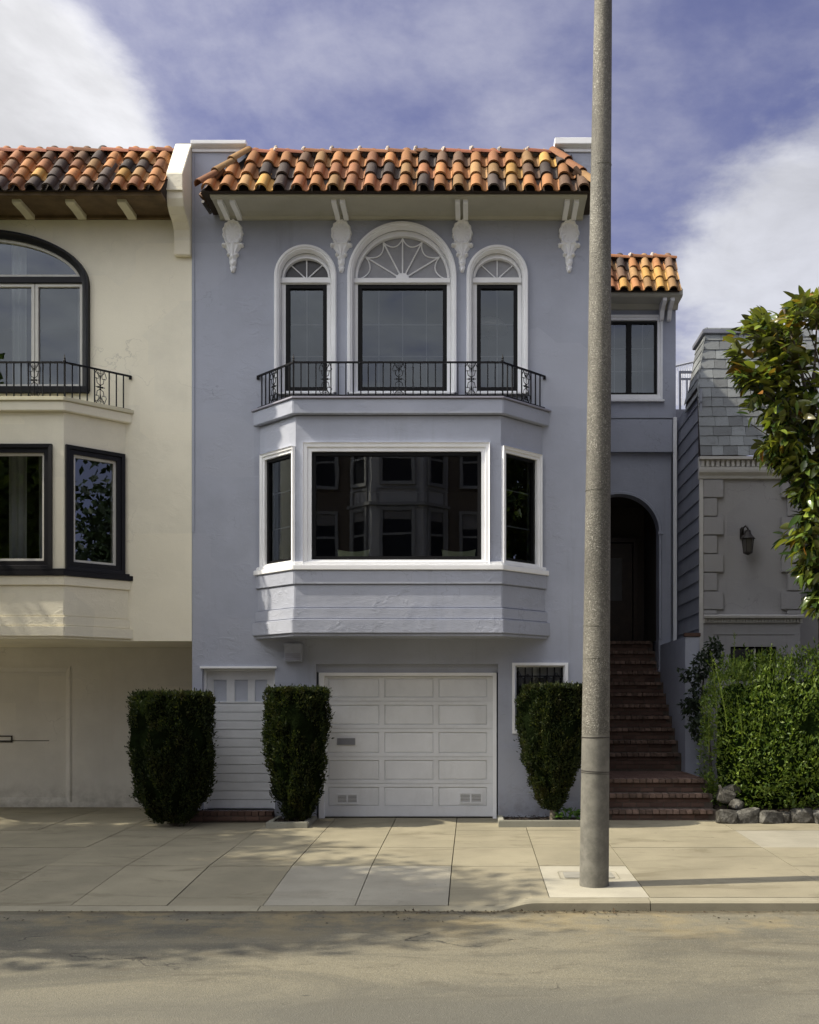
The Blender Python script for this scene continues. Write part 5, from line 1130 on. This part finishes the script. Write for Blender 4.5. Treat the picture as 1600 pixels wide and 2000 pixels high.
# front garden bed and edging rocks of the grey house
bed = MB(); nx_, ny_ = 24, 14; vs_ = []
for j in range(ny_ + 1):
    for i in range(nx_ + 1):
        x = 3.66 + (9.0 - 3.66) * i / nx_; y = 15.72 + (GY - .01 - 15.72) * j / ny_; vs_.append((x, y, .10 + .12 * min(1, j / 4) + .05 * noise.noise(Vector((x * 2, y * 2, 0)))))
struct(bed.add(vs_, [(j * (nx_ + 1) + i, j * (nx_ + 1) + i + 1, (j + 1) * (nx_ + 1) + i + 1, (j + 1) * (nx_ + 1) + i) for j in range(ny_) for i in range(nx_)]).build('garden_bed', M['soil'], recalc=False))
edge = thing('rock_edging', (4.6, 15.7, 0), 'low edging of rough rocks in front of the hedge', 'edging')
def rock(rs_, sx, sy, sz):
    bm = bmesh.new(); bmesh.ops.create_icosphere(bm, subdivisions=2, radius=1)
    for v in bm.verts:
        d = v.co.normalized(); k_ = 1 + .32 * noise.noise(d * 1.4 + Vector((rs_, 0, 0))) + .14 * noise.noise(d * 4 + Vector((0, rs_, 0))); v.co = d * k_
        for ax_ in range(3): v.co[ax_] = max(-.72, min(.72, v.co[ax_]))
        v.co = Vector((v.co.x * sx, v.co.y * sy, v.co.z * sz))
    me = bpy.data.meshes.new('rock'); bm.to_mesh(me); bm.free(); me.materials.append(M['rock']); return me
x = X(1398, 15.7); k = 0
while x < 7.5:
    s_ = random.uniform(.13, .26); inst('rock', rock(k * 3.7, s_, .16, random.uniform(.11, .19)), edge, (x + s_ * .7, 15.66 + random.uniform(-.04, .05), .07 + random.uniform(-.02, .04)), (random.uniform(-.2, .2), random.uniform(-.2, .2), random.uniform(-.4, .4))); x += s_ * 1.3; k += 1
for (px, py, s_, yy_) in ((1412, 1555, .17, 15.86), (1428, 1545, .16, 15.95), (1440, 1572, .13, 15.80)):
    inst('rock', rock(px * .1, s_, .15, s_ * .8), edge, (max(X(px, yy_), SX1 + .14), yy_, Z(py, yy_)), (random.uniform(-.4, .4), random.uniform(-.3, .3), random.uniform(-1, 1)))
MB().prism([(X(1400, 15.74), Z(1533, 15.74)), (X(1404, 15.74), Z(1532, 15.74)), (X(1416, 15.74), Z(1561, 15.74)), (X(1411, 15.74), Z(1562, 15.74))], 15.60, 15.66, 'y').build('rock_slab', M['rock'], edge)
# big hedge: union of lumpy ellipsoids
hd = thing('hedge', (4.9, 16.4, .1), 'large loose green hedge lit by the sun in front of the grey house', 'hedge')
ell = [(4.10, 16.40, 1.05, .66, .68, 1.25), (4.65, 16.35, 1.1, .85, .75, 1.28), (5.4, 16.35, 1.15, .9, .78, 1.30), (6.15, 16.4, 1.45, .90, .8, 1.62), (7.0, 16.5, 1.3, .9, .8, 1.5), (4.35, 16.1, .75, .62, .55, .62), (5.1, 16.0, .7, .75, .5, .6), (5.95, 16.0, .7, .8, .5, .65)]
def inside(p, skip, k_=.90):
    for i, (cx, cy, cz, a, b, c) in enumerate(ell):
        if i != skip and ((p[0] - cx) / a) ** 2 + ((p[1] - cy) / b) ** 2 + ((p[2] - cz) / c) ** 2 < k_: return True
    return False
bm = bmesh.new()
for cx, cy, cz, a, b, c in ell[:5]:
    r_ = bmesh.ops.create_icosphere(bm, subdivisions=3, radius=1)
    for v in r_['verts']: q = 0.80 * (1 + .16 * noise.noise(v.co * 3 + Vector((cx, 0, 0)))); v.co = Vector((cx + v.co.x * a * q, cy + v.co.y * b * q, max(.12, cz + v.co.z * c * q))); v.co.x = max(v.co.x, 3.84 + .1 * noise.noise(v.co * 3))
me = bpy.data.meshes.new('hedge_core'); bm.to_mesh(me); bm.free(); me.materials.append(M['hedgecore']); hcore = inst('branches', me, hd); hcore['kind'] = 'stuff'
P, Nn = [], []; rs = np.random.default_rng(21); tot = 90000; wsum = sum(a * c for _, _, _, a, b, c in ell)
for i, (cx, cy, cz, a, b, c) in enumerate(ell):
    for k in range(int(tot * a * c / wsum)):
        v = rs.normal(0, 1, 3); v /= np.linalg.norm(v)
        if v[1] > .75: continue
        lump = 1 + .30 * noise.noise(Vector(v * 2.6) + Vector((i * 3.1, 0, 0))) + .18 * noise.noise(Vector(v * 7) + Vector((0, i * 2.3, 0)))
        p = np.array([cx, cy, cz]) + v * np.array([a, b, c]) * lump * (1 - abs(rs.normal(0, .07)))
        if p[2] < .2 or p[0] < 3.56 + .10 * noise.noise(Vector((p[1] * 4, p[2] * 4, 0))) or inside(p, i): continue
        P.append(p); Nn.append(v)
P = np.array(P); Nn = np.array(Nn); m = len(P)
fol('leaves', leaf_mesh('leaves', P, Nn * .6 + rs.normal(0, .55, P.shape) + np.array([0, 0, .45]), Nn + rs.normal(0, .7, P.shape), rs.uniform(.045, .095, m), rs.uniform(.018, .036, m), M['hedge']), hd)
# upright sprigs on the hedge
def sprigs(parent, spots, mat, ll=.055):
    for (x, y, z0, dx, dy, ln) in spots:
        pth = [(x + dx * t ** 1.3 * ln, y + dy * t * ln, z0 + ln * t) for t in np.linspace(0, 1, 7)]
        st = MB().tube(pth, [.007 - .0008 * k for k in range(7)], 5).build('sprig', mat, parent)
        PP, DD = [], []
        for k in range(int(ln * 70)):
            t = rs.uniform(.05, 1); a = rs.uniform(0, 6.283); PP.append((x + dx * t ** 1.3 * ln, y + dy * t * ln, z0 + ln * t)); DD.append((math.cos(a), math.sin(a), .75))
        fol('leaves', leaf_mesh('leaves', PP, DD, np.tile([0, 0, 1.0], (len(PP), 1)) + rs.normal(0, .3, (len(PP), 3)), rs.uniform(.6, 1.1, len(PP)) * ll, rs.uniform(.25, .35, len(PP)) * ll, mat), st)
sp_ = [(X(1432, 16.2), 16.2, Z(1340, 16.2), .02, -.05, .82), (X(1400, 15.9), 15.9, Z(1390, 15.9), -.12, -.1, .9), (X(1420, 15.8), 15.8, Z(1420, 15.8), -.22, -.1, 1.0), (X(1385, 16), 16.0, Z(1470, 16), -.05, -.15, .7), (X(1485, 16.1), 16.1, Z(1320, 16.1), .05, -.05, .45), (X(1540, 16), 16.0, Z(1330, 16), .1, -.1, .5), (X(1450, 15.75), 15.75, Z(1440, 15.75), -.2, -.25, .65), (X(1480, 15.7), 15.7, Z(1460, 15.7), .1, -.3, .5)]
for k in range(26): px = rs.uniform(1375, 1600); sp_.append((X(px, 15.9), 15.9 + rs.uniform(-.05, .5), Z(rs.uniform(1310, 1500), 15.9), rs.normal(0, .25), -rs.uniform(.1, .5), rs.uniform(.2, .45)))
sprigs(hd, sp_, M['hedge'])
# dark climbing shrub at the stair wall
cs = thing('climbing_shrub', (3.75, 17.6, .2), 'dark shaded climber hanging over the pale stair wall post', 'shrub')
P = []; rs = np.random.default_rng(31)
for (px, py, yy_, rr, m) in ((1355, 1322, 17.9, .15, 90), (1350, 1385, 17.8, .18, 130), (1362, 1360, 17.7, .18, 150), (1366, 1420, 17.5, .20, 200), (1340, 1375, 17.9, .12, 50), (1335, 1318, 17.9, .10, 36), (1372, 1300, 17.6, .22, 200), (1395, 1262, 17.4, .14, 90), (1390, 1290, 17.4, .2, 130)):
    q = rs.normal(0, 1, (m, 3)); q /= np.linalg.norm(q, axis=1, keepdims=True); q *= rr * rs.uniform(.3, 1, (m, 1)) ** .5; P.append(q * np.array([1, .6, 1.15]) + np.array([X(px, yy_) + .02, yy_, Z(py, yy_)]))
P = np.concatenate(P); m = len(P); fol('leaves', leaf_mesh('leaves', P, rs.normal(0, .7, P.shape) + np.array([-.3, -.3, -.4]), rs.normal(0, .6, P.shape) + np.array([0, -.6, .8]), rs.uniform(.07, .12, m), rs.uniform(.035, .055, m), M['shade']), cs)
MB().tube([(3.96, 17.7, .1), (3.93, 17.7, 1.0), (3.80, 17.8, 1.7), (3.86, 17.7, 2.5)], [.03, .025, .02, .01], 6).build('stem', M['bark'], cs)

# magnolia
mg = thing('magnolia_tree', (5.55, 16.9, .1), 'glossy leaved magnolia with russet leaf undersides rising behind the hedge', 'tree')
def branch(pts, rads): MB().tube(pts, rads, 8).build('branch', M['bark'], mg, smooth='full')
MB().tube([(5.58, 16.9, .05), (5.55, 16.85, 1.6), (5.50, 16.7, 3.2), (5.55, 16.6, 4.8), (5.62, 16.5, 6.4), (5.6, 16.4, 7.6)], [.11, .10, .09, .075, .05, .02], 10).build('trunk', M['bark'], mg, smooth='full')
for q in ([(5.5, 16.7, 3.3), (5.25, 16.3, 4.2), (4.95, 16.0, 5.1), (4.7, 15.8, 6.1)], [(5.55, 16.6, 4.6), (5.2, 16.2, 5.8), (4.85, 15.9, 6.9), (4.6, 15.8, 7.6)], [(5.58, 16.55, 5.6), (5.3, 16.2, 6.9), (5.2, 16.0, 8.0)], [(5.5, 16.75, 3.0), (5.35, 16.2, 3.6), (5.1, 15.8, 4.2)], [(5.58, 16.6, 5.0), (6.0, 16.3, 6.5), (6.1, 16.2, 7.8)]): branch(q, [.045 - .010 * k for k in range(len(q))])
def mag_leaf(mat, L_, W_, curl):
    vs_, fs = [], []; n_ = 6
    for k in range(n_ + 1):
        t = k / n_; w_ = W_ * math.sin(math.pi * t ** .8) ** .75 * .5 + .001; y = L_ * t; z = -curl * L_ * t * t
        vs_ += [(-w_, y, z + w_ * .32), (0, y, z), (w_, y, z + w_ * .32)]
    for k in range(n_): fs += [(3 * k, 3 * k + 1, 3 * k + 4, 3 * k + 3), (3 * k + 1, 3 * k + 2, 3 * k + 5, 3 * k + 4)]
    return MB().add(vs_, fs).mesh('leaf', mat, smooth='full', recalc=False)
ML = [[mag_leaf(m_, random.uniform(.19, .26), random.uniform(.080, .11), c_) for c_ in (.05, .2, .38)] for m_ in MAG]
crown = MB().tube([(5.1, 16.0, 6.0), (5.1, 15.95, 6.6), (5.15, 15.95, 7.6)], [.03, .02, .01], 6).build('crown', M['bark'], mg)
rs = np.random.default_rng(77)
# crown outline in metres around Y~15.9 (left edge from top to bottom)
outl = [(575, 1540, 1700), (620, 1470, 1700), (650, 1425, 1700), (720, 1430, 1700), (800, 1430, 1700), (850, 1470, 1700), (900, 1490, 1700), (940, 1530, 1700), (965, 1560, 1700), (985, 1592, 1700), (1008, 1530, 1700), (1060, 1515, 1700), (1110, 1540, 1700), (1160, 1575, 1700), (1185, 1590, 1700)]
def left_edge(py):
    py = max(575, min(1185, py))
    for (a, xa, _), (b, xb, _) in zip(outl[:-1], outl[1:]):
        if a <= py <= b: return xa + (xb - xa) * (py - a) / (b - a)
    return None
YM = 15.95; bulk = []; nl = 0
def leafq(py, front):
    up = (py - 575) / 600
    r_ = rs.uniform()
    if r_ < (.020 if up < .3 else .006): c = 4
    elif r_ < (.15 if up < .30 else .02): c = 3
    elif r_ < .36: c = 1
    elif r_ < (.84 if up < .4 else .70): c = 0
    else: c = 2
    return c
spots = []
while len(spots) < 5200:
    py = rs.uniform(577, 1185); le = left_edge(py); px = le + abs(rs.normal(0, 1)) * 70 if rs.uniform() < .5 else rs.uniform(le, 3230 - le)
    if px > 3230 - le: continue
    if px < le + 55 * max(0, noise.noise(Vector((py * .021, 1.7, 0)))) + 22 * max(0, noise.noise(Vector((py * .07, 4.7, 0)))): continue
    dep = rs.uniform(-.55, .75); 
    q = noise.noise(Vector((px * .016, py * .016, 3.0)))
    if q < -.10 and rs.uniform() < .88: continue
    spots.append((px + 6, py + 6, YM + dep, dep))
vis = sorted([s_ for s_ in spots if s_[0] < 1625], key=lambda s_: s_[3])[:300]; rest = [s_ for s_ in spots if s_ not in set(vis)]
def leaf_rot(px, py):
    az = rs.uniform(0, 6.283); tilt = rs.normal(.15, .5) if py < 760 else rs.normal(-.55, .5)
    if px < left_edge(py) + 45: az = R(90) + rs.normal(0, .6)          # point outwards at the left rim
    return (tilt, rs.normal(0, .5), az)
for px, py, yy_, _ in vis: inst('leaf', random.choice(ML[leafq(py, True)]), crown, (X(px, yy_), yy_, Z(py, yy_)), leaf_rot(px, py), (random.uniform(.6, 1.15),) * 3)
from mathutils import Euler
bv = {c: ([], []) for c in range(5)}
for px, py, yy_, _ in rest:
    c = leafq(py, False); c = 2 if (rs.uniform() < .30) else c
    me = random.choice(ML[c]); mt = Matrix.Translation((X(px, yy_), yy_, Z(py, yy_))) @ Euler(leaf_rot(px, py)).to_matrix().to_4x4(); v_, f_ = bv[c]; k0 = len(v_)
    v_ += [tuple(mt @ v.co) for v in me.vertices]; f_ += [tuple(i + k0 for i in p.vertices) for p in me.polygons]
me = bpy.data.meshes.new('inner_leaves'); V_, F_, MI = [], [], []
for c in range(5):
    k0 = len(V_); V_ += bv[c][0]; F_ += [tuple(i + k0 for i in f) for f in bv[c][1]]; MI += [c] * len(bv[c][1])
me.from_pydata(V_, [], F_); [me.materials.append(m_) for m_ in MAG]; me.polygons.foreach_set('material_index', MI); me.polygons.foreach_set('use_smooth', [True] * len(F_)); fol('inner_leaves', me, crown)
for k in range(22):
    px = rs.uniform(1450, 1600); py = rs.uniform(620, 1000)
    if px < left_edge(py) + 20: continue
    p0 = Vector((5.3, 16.1, Z(py + 120, 16))); p1 = Vector((X(px, 15.8), 15.8 + rs.uniform(-.3, .3), Z(py, 15.8))); MB().tube([p0, (p0 + p1) / 2 + Vector((0, 0, .08)), p1], [.014, .010, .006], 5).build('twig', M['bark'], crown)

# street trees outside the left edge whose shade falls on the pavement
def shade_tree(label, cx, cy, zc, rx, ry, rz_, n_, seed, lsc=1.0):
    t_ = thing('street_tree', (cx, cy, gz(cx, cy)), label, 'tree', 'street trees up the block'); rs_ = np.random.default_rng(seed)
    MB().tube([(cx, cy, gz(cx, cy) - .1), (cx + .05, cy, 2), (cx, cy, zc - rz_ * .3), (cx, cy, zc + rz_ * .5)], [.16, .13, .10, .04], 10).build('trunk', M['bark'], t_)
    P = rs_.normal(0, 1, (n_, 3)); P /= np.linalg.norm(P, axis=1, keepdims=True); rad = np.abs(rs_.normal(0, .50, (n_, 1)))
    lum = np.array([1 + .35 * noise.noise(Vector(p * 2.2) + Vector((seed, 0, 0))) for p in P])[:, None]; keep = rad[:, 0] < 1.15
    P = (P * rad * lum * np.array([rx, ry, rz_]) + np.array([cx, cy, zc]))[keep]; m_ = len(P)
    fol('crown', leaf_mesh('crown', P, rs_.normal(0, 1, P.shape), rs_.normal(0, 1, P.shape), lsc * rs_.uniform(.10, .17, m_), lsc * rs_.uniform(.06, .11, m_), M['hedge'] if lsc < 2 else M['shade']), t_)
shade_tree('leafy street tree whose dappled shade falls across the left pavement', -8.3, 9.7, 6.0, 2.7, 2.1, 2.0, 46000, 3, 1.5)
shade_tree('farther street tree left of the view shading the cream house forecourt', -11.4, 12.6, 6.6, 3.0, 2.6, 2.5, 40000, 9, 1.6)

shade_tree('dark street tree right of the view mirrored in the cream bay window', 13.5, 9.6, 6.2, 3.4, 2.6, 3.6, 26000, 14, 2.2)
shade_tree('second dark street tree farther right mirrored in the cream bay window', 19.5, 9.2, 6.6, 3.4, 2.8, 3.6, 22000, 19, 2.2)

# ================================================================== THINGS SEEN THROUGH THE GLASS
for px0, px1, lab in ((658, 722, 'pale green cushion at the left of the large bay window'), (862, 930, 'pale green cushion at the right of the large bay window')):
    xa, xb = X(px0, 16.0), X(px1, 16.0); zt_ = Z(1072, 16.0); c_ = (xa + xb) / 2; hw = (xb - xa) / 2
    vs_, fs = [], []; n_ = 12
    for s_ in (-1, 1):
        for j in range(n_ + 1):
            for i in range(n_ + 1):
                u, v = -1 + 2 * i / n_, -1 + 2 * j / n_; th = .07 * (1 - u * u) ** .5 * (1 - v * v) ** .5; pin = 1 - .10 * (1 - abs(u * v)) * max(abs(u), abs(v)) 
                vs_.append((c_ + u * hw * (1 - .10 * (1 - v * v)), 15.95 + s_ * th + .10 * v * 1, zt_ - .22 + v * .22 * (1 - .16 * (1 - u * u))))
    for s_ in (0, 1):
        k0 = s_ * (n_ + 1) ** 2; fs += [(k0 + j * (n_ + 1) + i, k0 + j * (n_ + 1) + i + 1, k0 + (j + 1) * (n_ + 1) + i + 1, k0 + (j + 1) * (n_ + 1) + i) for j in range(n_) for i in range(n_)]
    tag(MB().add(vs_, fs).build('cushion', M['cushion'], smooth='full'), lab, 'cushion', 'cushions on the window seat')
lt = thing('floor_lamp', (X(955, 16.9), 16.9, Z(770)), 'white dome lampshade seen through the right arched window', 'lamp')
lzz = Z(643, 16.9); lxx = X(955, 16.9)
MB().lathe([(.30, lzz), (.28, lzz + .06), (.20, lzz + .14), (.06, lzz + .20)], lxx, 16.95, 28).build('shade', M['lampshade'], lt, smooth='full'); MB().tube([(lxx, 16.95, Z(772)), (lxx, 16.95, lzz + .05)], .012, 6).build('pole', M['bronze'], lt)
cb = thing('cabinet', (X(800, 16.9), 16.9, Z(770)), 'dark square cabinet standing behind the middle arched window', 'cabinet')
MB().box(X(768, 16.8), X(830, 16.8), 16.8, 17.2, Z(772) + .002, Z(716, 16.8)).build('body', M['dark'], cb, bevel=.02); MB().box(X(764, 16.8), X(834, 16.8), 16.77, 17.22, Z(716, 16.8) + .001, Z(712, 16.8)).build('top', M['wood'], cb, bevel=.006)

# ================================================================== OPPOSITE SIDE OF THE STREET (seen reflected in the glass)
def opp_house(x0, x1, h, mat, label):
    t_ = thing('terrace_house', ((x0 + x1) / 2, -10.6, -.2), label, 'house', 'houses across the street seen only in reflection'); y = -10.6
    T = lambda u, d, z: (u, y - d, z)
    cx = (x0 + x1) / 2
    MB(T).box(x0, x1, 0, 6, -.3, h).build('wall', mat, t_); MB(T).box(x0 - .02, x1 + .02, -.35, 0.0 - .001, h - .5, h - .05).build('cornice', M['opptrim'], t_)
    P_ = [(cx - 1.9, y + .001), (cx - 1.0, y + .95), (cx + 1.0, y + .95), (cx + 1.9, y + .001)]
    MB().prism(P_, 3.0, h - 1.2, 'z').build('bay', M['oppbay'] if h > 13.9 else M['opptrim'], t_)
    fcs = [(plane_T(b_[0], b_[1], a_[0] - b_[0], a_[1] - b_[1]), math.hypot(a_[0] - b_[0], a_[1] - b_[1])) for a_, b_ in zip(P_[:-1], P_[1:])]
    def sashw(TT, u0_, u1_, z0, z1):
        wf = MB(TT).sweep(rect(u0_, u1_, z0, z1), [(0, -.001), (0, -.09), (.13, -.11), (.13, -.001)], True).build('window', M['opptrim'], t_)
        MB(TT).box(u0_, u1_, -.03, -.01, z0, z1).build('pane', M['navy'], wf); MB(TT).box(u0_, u1_, -.06, -.031, (z0 + z1) / 2 - .04, (z0 + z1) / 2 + .04).build('meeting_rail', M['opptrim'], wf)
        MB(TT).box(u0_ + .02, u1_ - .02, -.045, -.031, z1 - random.uniform(.25, .8), z1 - .01).build('blind', M['oppw2'], wf)
    for z0 in (4.2, 7.3, 10.2):
        if z0 + 2 > h - 1: continue
        for TT, ln in fcs:
            if ln > 1.6: sashw(TT, ln / 2 - .55, ln / 2 + .55, z0, z0 + 1.8)
            else: sashw(TT, ln / 2 - .34, ln / 2 + .34, z0, z0 + 1.8)
            MB(TT).sweep(rect(.25, ln - .25, z0 - .95, z0 - .3), [(0, -.001), (0, -.05), (.06, -.05), (.06, -.001)], True).build('spandrel_moulding', M['opptrim'], t_)
        MB().prism([(p[0] * 1.0 + (p[0] - cx) * .06, p[1] + (.12 if p[1] > y + .5 else 0)) for p in P_], z0 + 2.0, z0 + 2.12, 'z').build('string_course', M['opptrim'], t_)
        for xx in (x0 + 1.0, x1 - 1.0): sashw(T, xx - .42, xx + .42, z0, z0 + 1.8)
for x0, x1, h, m_, lab in ((-26, -17.6, 11, M['oppw2'], 'leftmost pale house across the street in the reflections'), (-17.5, -10.2, 12.2, M['oppw'], 'brown house across the street, second in the reflections'), (-10.1, -6.9, 13.0, M['oppw'], 'narrow tall brown bay fronted house across the street'), (-6.8, 1.0, 14.2, M['oppw'], 'tall brown bay fronted house across the street mirrored in the big window'), (1.1, 14.5, 12.6, M['oppw2'], 'pale wide house across the street at the right of the reflections'), (14.6, 23, 11.5, M['oppw2'], 'rightmost pale house across the street in the reflections')): opp_house(x0, x1, h, m_, lab)
